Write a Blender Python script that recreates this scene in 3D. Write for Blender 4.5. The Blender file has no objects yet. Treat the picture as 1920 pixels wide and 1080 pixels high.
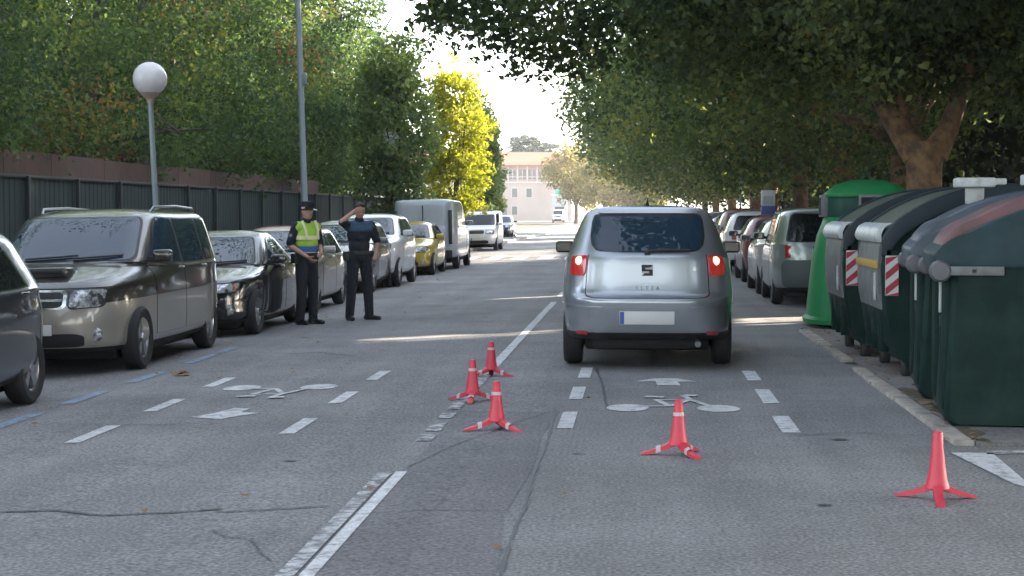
import bpy, bmesh, math, random
import numpy as np
from mathutils import Vector, Matrix
R = math.radians
random.seed(7); rng = np.random.default_rng(11)
C = bpy.context.scene.collection
SC = bpy.context.scene

# ------------------------------------------------------------------ camera, sky, sun, exposure
F, HC = 3300.0, 1.55
PITCH = math.atan(140 / F); YAW = math.atan(235 * math.cos(PITCH) / F)
cd = bpy.data.cameras.new('camera'); cam = bpy.data.objects.new('camera', cd); C.objects.link(cam)
cd.sensor_width = 36; cd.lens = F / 1920 * 36; cd.clip_end = 4000; cd.clip_start = .1
cam.location = (0, 0, HC); cam.rotation_euler = (math.pi / 2 - PITCH, 0, YAW)
SC.camera = cam
CAMM = np.array(cam.rotation_euler.to_matrix())

SUN_EL = 24.0; SUN_AZ = 62.0            # azimuth clockwise from the road direction (+Y towards +X)
SV = np.array([math.sin(R(SUN_AZ)) * math.cos(R(SUN_EL)), math.cos(R(SUN_AZ)) * math.cos(R(SUN_EL)), math.sin(R(SUN_EL))])
W = bpy.data.worlds.new('World'); SC.world = W; W.use_nodes = True
nt = W.node_tree; nt.nodes.clear()
sky = nt.nodes.new('ShaderNodeTexSky'); sky.sky_type = 'NISHITA'; sky.sun_disc = False
sky.sun_elevation = R(SUN_EL); sky.sun_rotation = R(SUN_AZ); sky.dust_density = 1.2; sky.ozone_density = 1.0; sky.air_density = 1.0
bg = nt.nodes.new('ShaderNodeBackground'); bg.inputs[1].default_value = .15
wo = nt.nodes.new('ShaderNodeOutputWorld')
hs = nt.nodes.new('ShaderNodeHueSaturation'); hs.inputs['Saturation'].default_value = .5   # hazy, milky sky
nt.links.new(sky.outputs[0], hs.inputs['Color']); nt.links.new(hs.outputs[0], bg.inputs[0]); nt.links.new(bg.outputs[0], wo.inputs[0])
sd = bpy.data.lights.new('sun', 'SUN'); sd.energy = 5.0; sd.angle = R(.5); sd.color = (1, .86, .68)
sun = bpy.data.objects.new('sun', sd); C.objects.link(sun)
sun.rotation_euler = Vector(SV).to_track_quat('Z', 'Y').to_euler(); sun.location = (40, 20, 40)
SC.view_settings.view_transform = 'Standard'; SC.view_settings.look = 'None'
SC.view_settings.exposure = 2.65; SC.view_settings.gamma = 1

# ------------------------------------------------------------------ placing from the photograph
def zg(x):
    return -.02 * np.maximum(0, -np.asarray(x, float) - .5)
def ray(px, py):
    v = CAMM @ np.array([(px - 960) / F, (540 - py) / F, -1.0]); return v
def G(px, py):                              # point on the road surface under a pixel of the photograph
    d = ray(px, py); z = 0.
    for _ in range(8):
        t = (z - HC) / d[2]; z = float(zg(d[0] * t))
    return np.array([d[0] * t, d[1] * t, z])
def P(px, py, Y):                           # point at distance Y
    d = ray(px, py); t = Y / d[1]; return np.array([d[0] * t, Y, HC + d[2] * t])

# ------------------------------------------------------------------ mesh helpers
class MB:
    def __init__(s): s.v = []; s.f = []; s.m = []
    def add(s, vs, fs, m=0):
        b = len(s.v); s.v += [tuple(map(float, p)) for p in vs]; s.f += [tuple(i + b for i in f) for f in fs]; s.m += [m] * len(fs); return s
    def grid(s, pts, m=0, closed=False):    # pts (nu,nv,3)
        pts = np.asarray(pts); nu, nv = pts.shape[:2]; fs = []
        for i in range(nu - 1):
            for j in range(nv if closed else nv - 1):
                k = (j + 1) % nv; fs.append((i * nv + j, i * nv + k, (i + 1) * nv + k, (i + 1) * nv + j))
        return s.add(pts.reshape(-1, 3), fs, m)
    def box(s, lo, hi, m=0, bev=0, seg=2, M=None):
        bm = bmesh.new(); bmesh.ops.create_cube(bm, size=1)
        lo, hi = Vector(lo), Vector(hi); c = (lo + hi) / 2; d = hi - lo
        for v in bm.verts: v.co = Vector((v.co.x * d.x, v.co.y * d.y, v.co.z * d.z)) + c
        if bev: bmesh.ops.bevel(bm, geom=bm.edges[:], offset=bev, segments=seg, affect='EDGES', profile=.5)
        if M is not None: bmesh.ops.transform(bm, matrix=M, verts=bm.verts)
        bm.verts.index_update()
        s.add([v.co for v in bm.verts], [[v.index for v in f.verts] for f in bm.faces], m); bm.free(); return s
    def tube(s, path, rad, n=10, m=0, cap=True):
        path = [Vector(p) for p in path]; rad = rad if hasattr(rad, '__len__') else [rad] * len(path)
        rings = []; up = Vector((0, 0, 1)); prev = None
        for i, p in enumerate(path):
            t = (path[min(i + 1, len(path) - 1)] - path[max(i - 1, 0)]).normalized()
            a = prev if prev is not None else (up if abs(t.z) < .9 else Vector((1, 0, 0)))
            u = (a - t * a.dot(t)).normalized(); w = t.cross(u); prev = u
            rings.append([p + (u * math.cos(k * 2 * math.pi / n) + w * math.sin(k * 2 * math.pi / n)) * rad[i] for k in range(n)])
        b = len(s.v); s.grid(np.array([[tuple(q) for q in r] for r in rings]), m, True)
        if cap:
            s.f += [tuple(b + k for k in range(n)), tuple(b + (len(path) - 1) * n + k for k in range(n))]; s.m += [m, m]
        return s
    def lathe(s, prof, n=24, axis='z', c=(0, 0, 0), m=0, cap=False):
        pts = []
        for r, h in prof:
            row = []
            for k in range(n):
                a = k * 2 * math.pi / n; x, y = r * math.cos(a), r * math.sin(a)
                p = (x, y, h) if axis == 'z' else ((h, x, y) if axis == 'x' else (x, h, y))
                row.append((p[0] + c[0], p[1] + c[1], p[2] + c[2]))
            pts.append(row)
        b = len(s.v); s.grid(np.array(pts), m, True)
        if cap:
            s.f += [tuple(b + k for k in range(n)), tuple(b + (len(prof) - 1) * n + k for k in range(n))]; s.m += [m, m]
        return s
    def prism(s, poly, y0, y1, axis='y', m=0):    # polygon in the plane across the axis
        n = len(poly); vs = []
        for h in (y0, y1):
            for a, b in poly: vs.append((a, h, b) if axis == 'y' else ((h, a, b) if axis == 'x' else (a, b, h)))
        fs = [tuple(range(n)), tuple(range(n, 2 * n))] + [(i, (i + 1) % n, n + (i + 1) % n, n + i) for i in range(n)]
        return s.add(vs, fs, m)
    def build(s, name, mats, parent=None, ang=38, recalc=True, bev=0):
        me = bpy.data.meshes.new(name); me.from_pydata(s.v, [], s.f)
        mats = mats if isinstance(mats, (list, tuple)) else [mats]
        for mt in mats: me.materials.append(mt)
        me.polygons.foreach_set('material_index', s.m)
        if recalc or bev:
            bm = bmesh.new(); bm.from_mesh(me)
            if bev:
                es = [e for e in bm.edges if len(e.link_faces) == 2 and e.calc_face_angle(0) > .6]
                bmesh.ops.bevel(bm, geom=es, offset=bev, segments=2, affect='EDGES', profile=.5, clamp_overlap=True)
            bmesh.ops.recalc_face_normals(bm, faces=bm.faces); bm.to_mesh(me); bm.free()
        me.polygons.foreach_set('use_smooth', [True] * len(me.polygons)); me.set_sharp_from_angle(angle=R(ang))
        o = bpy.data.objects.new(name, me); C.objects.link(o)
        if parent is not None: o.parent = parent
        return o
def thing(name, label, cat, loc=(0, 0, 0), rz=0, group=None):
    o = bpy.data.objects.new(name, None); C.objects.link(o); o.empty_display_size = .3
    o.location = [float(c) for c in loc]; o.rotation_euler = (0, 0, rz); return tag(o, label, cat, group)
def tag(o, label, cat, group=None):
    o['label'] = label; o['category'] = cat
    if group: o['group'] = group
    return o
def struct(o, kind='structure'): o['kind'] = kind; return o
def copy_tree(o, parent=None):
    c = o.copy(); C.objects.link(c)
    if parent is not None: c.parent = parent
    for ch in list(o.children): copy_tree(ch, c)
    return c
def from_eval(o):                           # bake modifiers into plain mesh data
    dg = bpy.context.evaluated_depsgraph_get(); dg.update()
    me = bpy.data.meshes.new_from_object(o.evaluated_get(dg)); o.modifiers.clear(); o.data = me
    return o

# ------------------------------------------------------------------ materials
def mat(name, col=(.5, .5, .5), rough=.5, metal=0, coat=0, spec=.5, emit=None, es=0, trans=0, ior=1.5, bump=None, var=None):
    m = bpy.data.materials.new(name); m.use_nodes = True; t = m.node_tree; b = t.nodes['Principled BSDF']
    b.inputs['Base Color'].default_value = (*col, 1); b.inputs['Roughness'].default_value = rough; b.inputs['Metallic'].default_value = metal
    b.inputs['Coat Weight'].default_value = coat; b.inputs['Coat Roughness'].default_value = .04; b.inputs['Specular IOR Level'].default_value = spec
    b.inputs['Transmission Weight'].default_value = trans; b.inputs['IOR'].default_value = ior
    if emit: b.inputs['Emission Color'].default_value = (*emit, 1); b.inputs['Emission Strength'].default_value = es
    tc = t.nodes.new('ShaderNodeTexCoord')
    if var:                                 # (scale, second colour, lo, hi): patchy dirt or fading
        n = t.nodes.new('ShaderNodeTexNoise'); n.inputs['Scale'].default_value = var[0]; n.inputs['Detail'].default_value = 6; n.inputs['Roughness'].default_value = .65
        t.links.new(tc.outputs['Object'], n.inputs['Vector'])
        r = t.nodes.new('ShaderNodeMapRange'); r.inputs[1].default_value = var[2]; r.inputs[2].default_value = var[3]
        x = t.nodes.new('ShaderNodeMix'); x.data_type = 'RGBA'; x.inputs[6].default_value = (*col, 1); x.inputs[7].default_value = (*var[1], 1)
        t.links.new(n.outputs[0], r.inputs[0]); t.links.new(r.outputs[0], x.inputs[0]); t.links.new(x.outputs[2], b.inputs['Base Color'])
    if bump:
        n = t.nodes.new('ShaderNodeTexNoise'); n.inputs['Scale'].default_value = bump[0]; n.inputs['Detail'].default_value = 5
        t.links.new(tc.outputs['Object'], n.inputs['Vector'])
        u = t.nodes.new('ShaderNodeBump'); u.inputs['Strength'].default_value = bump[1]; u.inputs['Distance'].default_value = bump[2] if len(bump) > 2 else .01
        t.links.new(n.outputs[0], u.inputs['Height']); t.links.new(u.outputs[0], b.inputs['Normal'])
    return m
def asphalt(name, base, blotch, grain=.45, aggr=42.):
    m = mat(name, base, .88, spec=.3); t = m.node_tree; b = t.nodes['Principled BSDF']; L = t.links
    tc = [n for n in t.nodes if n.type == 'TEX_COORD'][0]
    def noise(s, det, vec=None, rough=.6):
        n = t.nodes.new('ShaderNodeTexNoise'); n.inputs['Scale'].default_value = s; n.inputs['Detail'].default_value = det; n.inputs['Roughness'].default_value = rough
        L.new(vec or tc.outputs['Object'], n.inputs['Vector']); return n.outputs[0]
    mp = t.nodes.new('ShaderNodeMapping'); mp.inputs['Scale'].default_value = (2.2, .12, 1); L.new(tc.outputs['Object'], mp.inputs['Vector'])
    def mr(src, a, z, lo, hi):
        r = t.nodes.new('ShaderNodeMapRange'); r.inputs[1].default_value = a; r.inputs[2].default_value = z; r.inputs[3].default_value = lo; r.inputs[4].default_value = hi; L.new(src, r.inputs[0]); return r.outputs[0]
    def mul(a, c):
        n = t.nodes.new('ShaderNodeMath'); n.operation = 'MULTIPLY'; L.new(a, n.inputs[0]); L.new(c, n.inputs[1]); return n.outputs[0]
    vo = t.nodes.new('ShaderNodeTexVoronoi'); vo.inputs['Scale'].default_value = aggr; L.new(tc.outputs['Object'], vo.inputs['Vector'])
    k = mul(mul(mr(noise(aggr * 1.1, 2), .3, .7, 1 - grain, 1 + grain), mr(noise(.55, 6), .3, .7, 1 - blotch, 1 + blotch)), mul(mr(noise(1, 4, mp.outputs[0]), .3, .7, .88, 1.12), mr(vo.outputs['Distance'], 0, .7, 1.12, .9)))
    k = mul(k, mr(noise(7, 4), .3, .7, .93, 1.07))
    x = t.nodes.new('ShaderNodeMix'); x.data_type = 'RGBA'; x.blend_type = 'MULTIPLY'; x.inputs[0].default_value = 1; x.inputs[6].default_value = (*base, 1)
    L.new(k, x.inputs[7]); L.new(x.outputs[2], b.inputs['Base Color'])
    u = t.nodes.new('ShaderNodeBump'); u.inputs['Strength'].default_value = .5; u.inputs['Distance'].default_value = .006
    L.new(vo.outputs['Distance'], u.inputs['Height']); L.new(u.outputs[0], b.inputs['Normal'])
    return m
M = {}
M['road'] = asphalt('asphalt', (.215, .212, .213), .2, .48)
M['patch'] = asphalt('newer_asphalt', (.172, .167, .174), .16, .45)
M['seal'] = mat('tar_seal', (.05, .05, .055), .6)
M['pave'] = asphalt('paving', (.2, .195, .19), .15, .15)
M['baypave'] = asphalt('bay_concrete', (.19, .185, .185), .2, .2, 40)
def painted(name, col, lo=.42, hi=.6):
    m = asphalt(name, col, .05, .12)
    t = m.node_tree; b = t.nodes['Principled BSDF']; src = b.inputs['Base Color'].links[0].from_socket
    tc = [n for n in t.nodes if n.type == 'TEX_COORD'][0]
    n = t.nodes.new('ShaderNodeTexNoise'); n.inputs['Scale'].default_value = 9; n.inputs['Detail'].default_value = 8; n.inputs['Roughness'].default_value = .75
    t.links.new(tc.outputs['Object'], n.inputs['Vector'])
    r = t.nodes.new('ShaderNodeMapRange'); r.inputs[1].default_value = lo; r.inputs[2].default_value = hi; t.links.new(n.outputs[0], r.inputs[0])
    x = t.nodes.new('ShaderNodeMix'); x.data_type = 'RGBA'; x.inputs[7].default_value = (.17, .17, .18, 1)
    t.links.new(r.outputs[0], x.inputs[0]); t.links.new(src, x.inputs[6]); t.links.new(x.outputs[2], b.inputs['Base Color']); return m
M['white_line'] = painted('white_road_paint', (.62, .62, .63), .5, .68)
M['worn_line'] = painted('worn_road_paint', (.56, .56, .57), .4, .56)
M['blue_line'] = painted('blue_road_paint', (.25, .33, .43), .47, .66)
M['kerb'] = mat('kerb_stone', (.40, .36, .31), .85, var=(5, (.22, .2, .18), .35, .65), bump=(40, .3))
M['kerbgrey'] = mat('kerb_concrete', (.3, .29, .28), .85, var=(5, (.22, .2, .18), .35, .65))
M['soil'] = mat('soil', (.09, .07, .05), .95, var=(2, (.05, .06, .03), .4, .6), bump=(20, .6, .03))
M['field'] = mat('field', (.12, .115, .1), .95, var=(.05, (.08, .1, .05), .4, .6))
M['tyre'] = mat('tyre_rubber', (.014, .014, .016), .75)
M['dark'] = mat('black_plastic', (.012, .012, .014), .5)
M['under'] = mat('underside', (.008, .008, .009), .8)
M['alloy'] = mat('alloy_rim', (.42, .42, .44), .3, .9)
M['chrome'] = mat('chrome', (.75, .75, .77), .1, 1)
M['glass'] = mat('car_glass', (.010, .013, .015), .02, ior=1.5)
M['glass_blue'] = mat('sky_blue_car_glass', (.016, .034, .058), .015, ior=1.6)  # blue of the reflected sky put into the glass colour
M['lamp_clear'] = mat('clear_lamp', (.6, .61, .63), .1, .35, coat=1, var=(13, (.08, .085, .09), .42, .58))
M['lamp_red'] = mat('red_lamp', (.32, .02, .02), .12, coat=1)
M['lamp_orange'] = mat('orange_lamp', (.7, .2, .04), .2, coat=1)
M['lit_white'] = mat('lit_bulb', (.8, .5, .3), .4, emit=(1, .5, .25), es=.55)
M['lit_red'] = mat('lit_red_lens', (.32, .012, .01), .15, coat=1, emit=(1, .05, .03), es=.035)
M['mirror_glass'] = mat('mirror_glass', (.03, .035, .04), .05, ior=1.8); M['rail'] = mat('rail_metal', (.3, .3, .32), .35, .8)
M['plate'] = mat('number_plate', (.6, .6, .6), .4)
M['plate_blue'] = mat('plate_band', (.02, .07, .4), .4)
def paint(name, col, metal=.4, rough=.32): return mat(name, col, rough, metal, coat=1, var=(1.2, tuple(c * .9 for c in col), .3, .7))
# ------------------------------------------------------------------ car shells
def pchip(A, t):
    A = np.asarray(A, float); n = len(A); t = np.clip(np.asarray(t, float), 0, n - 1 - 1e-9)
    d = A[1:] - A[:-1]; s = np.zeros_like(A)
    a, b = d[:-1], d[1:]; same = a * b > 0
    s[1:-1] = np.where(same, 2 * a * b / np.where(same, a + b, 1), 0); s[0] = d[0]; s[-1] = d[-1]
    i = t.astype(int); u = (t - i)[:, None]
    return (2*u**3 - 3*u**2 + 1) * A[i] + (u**3 - 2*u**2 + u) * s[i] + (-2*u**3 + 3*u**2) * A[i+1] + (u**3 - u**2) * s[i+1]
class Shell:                                # rows: zF,yF, zR,yR, zW,w, nf,nr ; front is -y
    def __init__(s, rows, sx=1, sy=1, sz=1):
        A = np.array(rows, float); A[:, [0, 2, 4]] *= sz; A[:, [1, 3]] *= sy; A[:, 5] *= sx; s.A = A; s.n = len(A) - 1
    def ring(s, t): return pchip(s.A, np.atleast_1d(t)).T
    def pt(s, t, ph):
        t = np.asarray(t, float); ph = np.asarray(ph, float); t, ph = np.broadcast_arrays(t, ph); sh = t.shape
        zF, yF, zR, yR, zW, w, nf, nr = s.ring(t.ravel()); p = ph.ravel()
        cs, sn = np.cos(p), np.sin(p); n = np.where(cs > 0, nf, nr)
        r = (np.abs(cs)**n + np.abs(sn)**n)**(-1 / n)
        c, L = (yF + yR) / 2, (yR - yF) / 2; yn = cs * r
        z = zW + np.where(yn > 0, (zF - zW), (zR - zW)) * yn**2
        return np.stack([w * sn * r, c - L * yn, z], -1).reshape(*sh, 3)
    def phy(s, t, y, sg=1):
        zF, yF, zR, yR, zW, w, nf, nr = s.ring(t); yn = np.clip(((yF + yR) / 2 - y) / ((yR - yF) / 2), -.985, .985)
        n = np.where(yn > 0, nf, nr); xn = (1 - np.abs(yn)**n)**(1 / n); return sg * np.arctan2(xn, yn)
    def nrm(s, t, ph):
        e = 1e-3; a = s.pt(t + e, ph) - s.pt(t - e, ph); b = s.pt(t, ph + e) - s.pt(t, ph - e)
        n = np.cross(b, a); l = np.linalg.norm(n, axis=-1, keepdims=True); return n / np.maximum(l, 1e-9)
    def patch(s, mb, t0, t1, p0, p1, off=.004, m=0, rnd=0, nt=8, npn=12, skirt=True, bow=(0, 0)):
        a = np.linspace(0, 1, nt)
        if rnd: a = np.unique(np.concatenate([a, np.array([.0, .015, .05, .1, .16, .23]) , 1 - np.array([.0, .015, .05, .1, .16, .23])]))
        b = np.linspace(0, 1, npn)
        T0 = t0 + (t1 - t0) * a
        q0 = np.array([p0(x) if callable(p0) else p0 for x in T0], float).ravel(); q1 = np.array([p1(x) if callable(p1) else p1 for x in T0], float).ravel()
        if rnd:
            e = np.minimum(a, 1 - a); k = np.where(e < .25, rnd * (1 - np.sqrt(np.clip(1 - (1 - e / .25)**2, 0, 1))), 0)
            md, hw = (q0 + q1) / 2, (q1 - q0) / 2; q0, q1 = md - hw * (1 - k), md + hw * (1 - k)
        TT = np.repeat(T0[:, None], npn, 1); PP = q0[:, None] + (q1 - q0)[:, None] * b
        if bow[0] or bow[1]: TT = TT + (bow[0] * (1 - a)[:, None] + bow[1] * a[:, None]) * (1 - (2 * b - 1)**2)
        X = s.pt(TT, PP); N = s.nrm(TT, PP); V = X + N * off
        mb.grid(V, m)
        if skirt:
            idx = [(0, j) for j in range(npn)] + [(i, npn - 1) for i in range(1, len(T0))] + [(len(T0) - 1, j) for j in range(npn - 2, -1, -1)] + [(i, 0) for i in range(len(T0) - 2, 0, -1)]
            rim = np.array([V[i] for i in idx]); low = np.array([X[i] - N[i] * .006 for i in idx])
            mb.grid(np.stack([rim, low]), m, True)
        return mb
    def body(s, mats, name, parent, matf, wheels=(), rw=.36, nph=104, sub=5):
        t = np.linspace(0, s.n, s.n * sub + 1); t[-1] -= 1e-6
        th = np.linspace(-math.pi, math.pi, nph, endpoint=False)
        V = s.pt(t[:, None], th[None, :]); mb = MB()
        for i in range(len(t) - 1): pass
        mb.grid(V, 0, True)
        k = 0
        for i in range(len(t) - 1):
            mi = matf((t[i] + t[i+1]) / 2)
            for j in range(nph): mb.m[k] = mi; k += 1
        nv = len(t) * nph; mb.f += [tuple(range(nph)), tuple(range(nv - nph, nv))]; mb.m += [len(mats) - 1, matf(s.n)]
        o = mb.build(name, mats, parent, 40)
        if wheels: cut(o, s.cutter(wheels, rw, mats))
        return o
    def cutter(s, wheels, rw, mats):
        mb = MB(); w = s.A[:, 5].max()
        for y, z in wheels:
            for sg in (-1, 1):
                a, b = sorted((sg * (w - .27), sg * (w + .3)))
                mb.lathe([(rw, a), (rw, b)], 40, 'x', (0, y, z), len(mats) - 1, cap=True)
                mb.box((a, y - rw, z - rw * 1.6), (b, y + rw, z), len(mats) - 1)
        return mb, mats
def cut(o, cm):
    mb, mats = cm
    for i in range(0, len(mb.v), 88): pass
    c = mb.build('cutter', mats); mod = o.modifiers.new('b', 'BOOLEAN'); mod.object = c; mod.operation = 'DIFFERENCE'; mod.solver = 'EXACT'; mod.use_self = True
    from_eval(o); me = c.data; bpy.data.objects.remove(c); bpy.data.meshes.remove(me); o.data.set_sharp_from_angle(angle=R(40))
def wheel(parent, x, y, r, wid=.2, spokes=5, rimmat='alloy', twin=False):
    sg = 1 if x > 0 else -1
    o = MB().lathe([(r * .62, -wid / 2 + .01), (r * .9, -wid / 2), (r * .97, -wid / 2 + .02), (r, -wid * .25), (r, wid * .25), (r * .97, wid / 2 - .02), (r * .9, wid / 2), (r * .66, wid / 2 - .012), (r * .62, wid / 2 - .03), (r * .62, -wid / 2 + .01)], 40, 'x').build('wheel', M['tyre'], parent)
    o.location = (x - sg * wid / 2, y, r)
    mb = MB(); f = sg * (wid / 2 - .02); bk = sg * (wid / 2 - .09)
    mb.lathe([(r * .655, f), (r * .60, f - sg * .012), (r * .57, bk)], 40, 'x', m=0); mb.lathe([(r * .6, bk), (0.001, bk)], 32, 'x', m=1)
    mb.lathe([(r * .15, f - sg * .01), (r * .13, f + sg * .006), (.001, f + sg * .008)], 20, 'x', m=0)
    for k in range(spokes):
        for dd in ((-.14, .14) if twin else (0,)):
            a = 2 * math.pi * k / spokes + .3 + dd
            wd0, wd1 = (r * .05, r * .06) if twin else (r * .10, r * .13)
            u = Vector((0, math.cos(a), math.sin(a))); v = Vector((0, -math.sin(a), math.cos(a))); ff = Vector((f - sg * .012, 0, 0)); bb = Vector((bk + sg * .02, 0, 0))
            q = [u * r * .1 - v * wd0, u * r * .1 + v * wd0, u * r * .61 + v * wd1, u * r * .61 - v * wd1]
            mb.add([p + ff for p in q] + [p + bb for p in q], [(0, 1, 2, 3), (0, 1, 5, 4), (1, 2, 6, 5), (2, 3, 7, 6), (3, 0, 4, 7)], 0)
    mb.build('rim', [M[rimmat], M['under']], o)
    return o
def mirror(S, parent, t, y, sg, pm, w=.19, h=.13):
    p = S.pt(np.array([t]), S.phy(t, y, sg))[0]
    mb = MB(); mb.box((-.02, -.05, -.06), (w, .05, h - .06), 0, .035, 3)
    mb.box((-.06, -.03, -.05), (.03, .03, .0), 1, .01)
    mb.box((.02, .0501, -.04), (w - .02, .056, h - .08), 2)
    if sg < 0: mb.v = [(-a, b, c) for a, b, c in mb.v]
    o = mb.build('mirror', [pm, M['dark'], M['mirror_glass']], parent); o.location = (p[0] + sg * .05, y, p[2] + .05); return o
def plate(parent, y, z, w=.5, h=.11, sg=-1, tilt=0):
    mb = MB(); mb.box((-w / 2, -.006, -h / 2), (w / 2, .006, h / 2), 0, .004)
    a = -w / 2 if sg < 0 else -w / 2
    mb.box((w / 2 * (-1 if sg < 0 else 1) + (.004 if sg < 0 else -.044), sg * .0085 - .001, -h / 2 + .005), (w / 2 * (-1 if sg < 0 else 1) + (.044 if sg < 0 else -.004), sg * .0085 + .001, h / 2 - .005), 1)
    o = mb.build('number_plate', [M['plate'], M['plate_blue']], parent); o.location = (0, y, z); o.rotation_euler = (tilt, 0, 0); return o

# rows of each body: 0 floor,1 bumper low,2 bumper,3 bumper top,4 bonnet edge,5 cowl/belt,6 glass base,7 glass top,8 roof edge,9 roof,10 ridge
HATCH = [(.22,-1.98,.27,1.93,.20,.78,4,5),(.30,-2.08,.36,2.06,.28,.845,4,5),(.48,-2.13,.56,2.13,.5,.875,3.6,4.5),(.64,-2.10,.78,2.12,.70,.882,3.6,4.5),(.82,-1.95,.93,2.06,.84,.872,4,4.5),
         (1.02,-1.08,1.0,2.02,.95,.855,4.5,4.5),(1.05,-1.02,1.03,1.99,.98,.84,5,4.5),(1.43,-.2,1.40,1.66,1.40,.64,5,5),(1.49,.02,1.46,1.58,1.455,.56,5,5),(1.525,.3,1.51,1.3,1.51,.34,5,5),(1.53,.6,1.52,.9,1.525,.04,4,4)]
SUV = [(.28,-2.0,.32,1.95,.26,.8,4,5),(.38,-2.12,.42,2.1,.34,.87,4,5),(.58,-2.17,.62,2.17,.6,.90,3.8,5),(.78,-2.15,.85,2.17,.80,.905,3.8,5),(.98,-2.0,1.0,2.13,.97,.895,4,5),
       (1.12,-1.12,1.08,2.1,1.05,.88,5,5),(1.15,-1.05,1.12,2.08,1.09,.865,5,5),(1.53,-.3,1.5,1.8,1.5,.69,5,5),(1.58,-.1,1.56,1.72,1.555,.61,5,5),(1.62,.2,1.61,1.4,1.61,.38,5,5),(1.625,.5,1.62,1.0,1.62,.04,4,4)]
SEDAN = [(.20,-2.06,.24,2.02,.18,.78,4,5),(.28,-2.17,.32,2.16,.26,.84,4,5),(.46,-2.225,.52,2.22,.48,.865,3.4,4),(.58,-2.2,.72,2.2,.66,.87,3.4,4),(.72,-2.08,.90,2.14,.80,.86,3.6,4),
         (.93,-.98,1.0,1.5,.90,.845,4,4),(.95,-.92,1.02,1.44,.93,.83,5,5),(1.32,-.14,1.33,.82,1.31,.62,5,5),(1.38,.06,1.38,.68,1.37,.54,5,5),(1.41,.22,1.41,.55,1.405,.32,5,5),(1.415,.32,1.415,.45,1.41,.04,4,4)]
MINIVAN = [(.24,-2.3,.27,2.3,.22,.84,4,5),(.33,-2.4,.37,2.42,.32,.92,3.6,5),(.52,-2.455,.58,2.46,.54,.945,3.2,5),(.68,-2.43,.8,2.455,.74,.95,3.2,5),(.90,-2.27,.98,2.44,.92,.94,3.4,5),
           (1.12,-1.38,1.06,2.42,1.04,.93,4,5),(1.15,-1.31,1.1,2.41,1.08,.915,5,5),(1.62,-.52,1.6,2.2,1.60,.77,5.5,5),(1.67,-.3,1.66,2.1,1.655,.69,5.5,5),(1.71,0,1.70,1.8,1.70,.42,5,5),(1.715,.4,1.705,1.2,1.71,.04,4,4)]
ALTEA = [(.30,-1.95,.30,2.03,.26,.80,4,6),(.36,-2.08,.355,2.09,.36,.845,4,6),(.52,-2.13,.50,2.14,.55,.88,3.6,5),(.66,-2.12,.69,2.165,.72,.884,3.6,5),(.84,-1.98,.755,2.065,.88,.875,4,5.5),
         (1.08,-1.12,1.12,2.02,1.06,.845,4.5,5),(1.11,-1.05,1.17,1.99,1.11,.825,5,5),(1.51,-.18,1.54,1.75,1.50,.655,5,6),(1.565,.05,1.595,1.66,1.565,.60,5,7),(1.615,.35,1.625,1.5,1.60,.42,5,7),(1.635,.7,1.635,1.2,1.63,.04,4,4)]
PANELVAN = [(.26,-2.0,.3,2.1,.24,.8,4,8),(.36,-2.15,.36,2.19,.34,.88,4,8),(.58,-2.2,.5,2.23,.56,.91,4,9),(.76,-2.17,.62,2.22,.74,.915,4,9),(.98,-1.98,.98,2.20,.95,.91,4,9),
            (1.14,-1.38,1.12,2.18,1.08,.90,4.5,9),(1.17,-1.32,1.16,2.175,1.12,.895,5,9),(1.66,-.66,1.74,2.13,1.72,.845,5,10),(1.77,-.4,1.80,2.10,1.785,.81,5,10),(1.83,0,1.835,2.02,1.825,.6,5,9),(1.845,.4,1.845,1.5,1.84,.04,4,4)]
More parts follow.
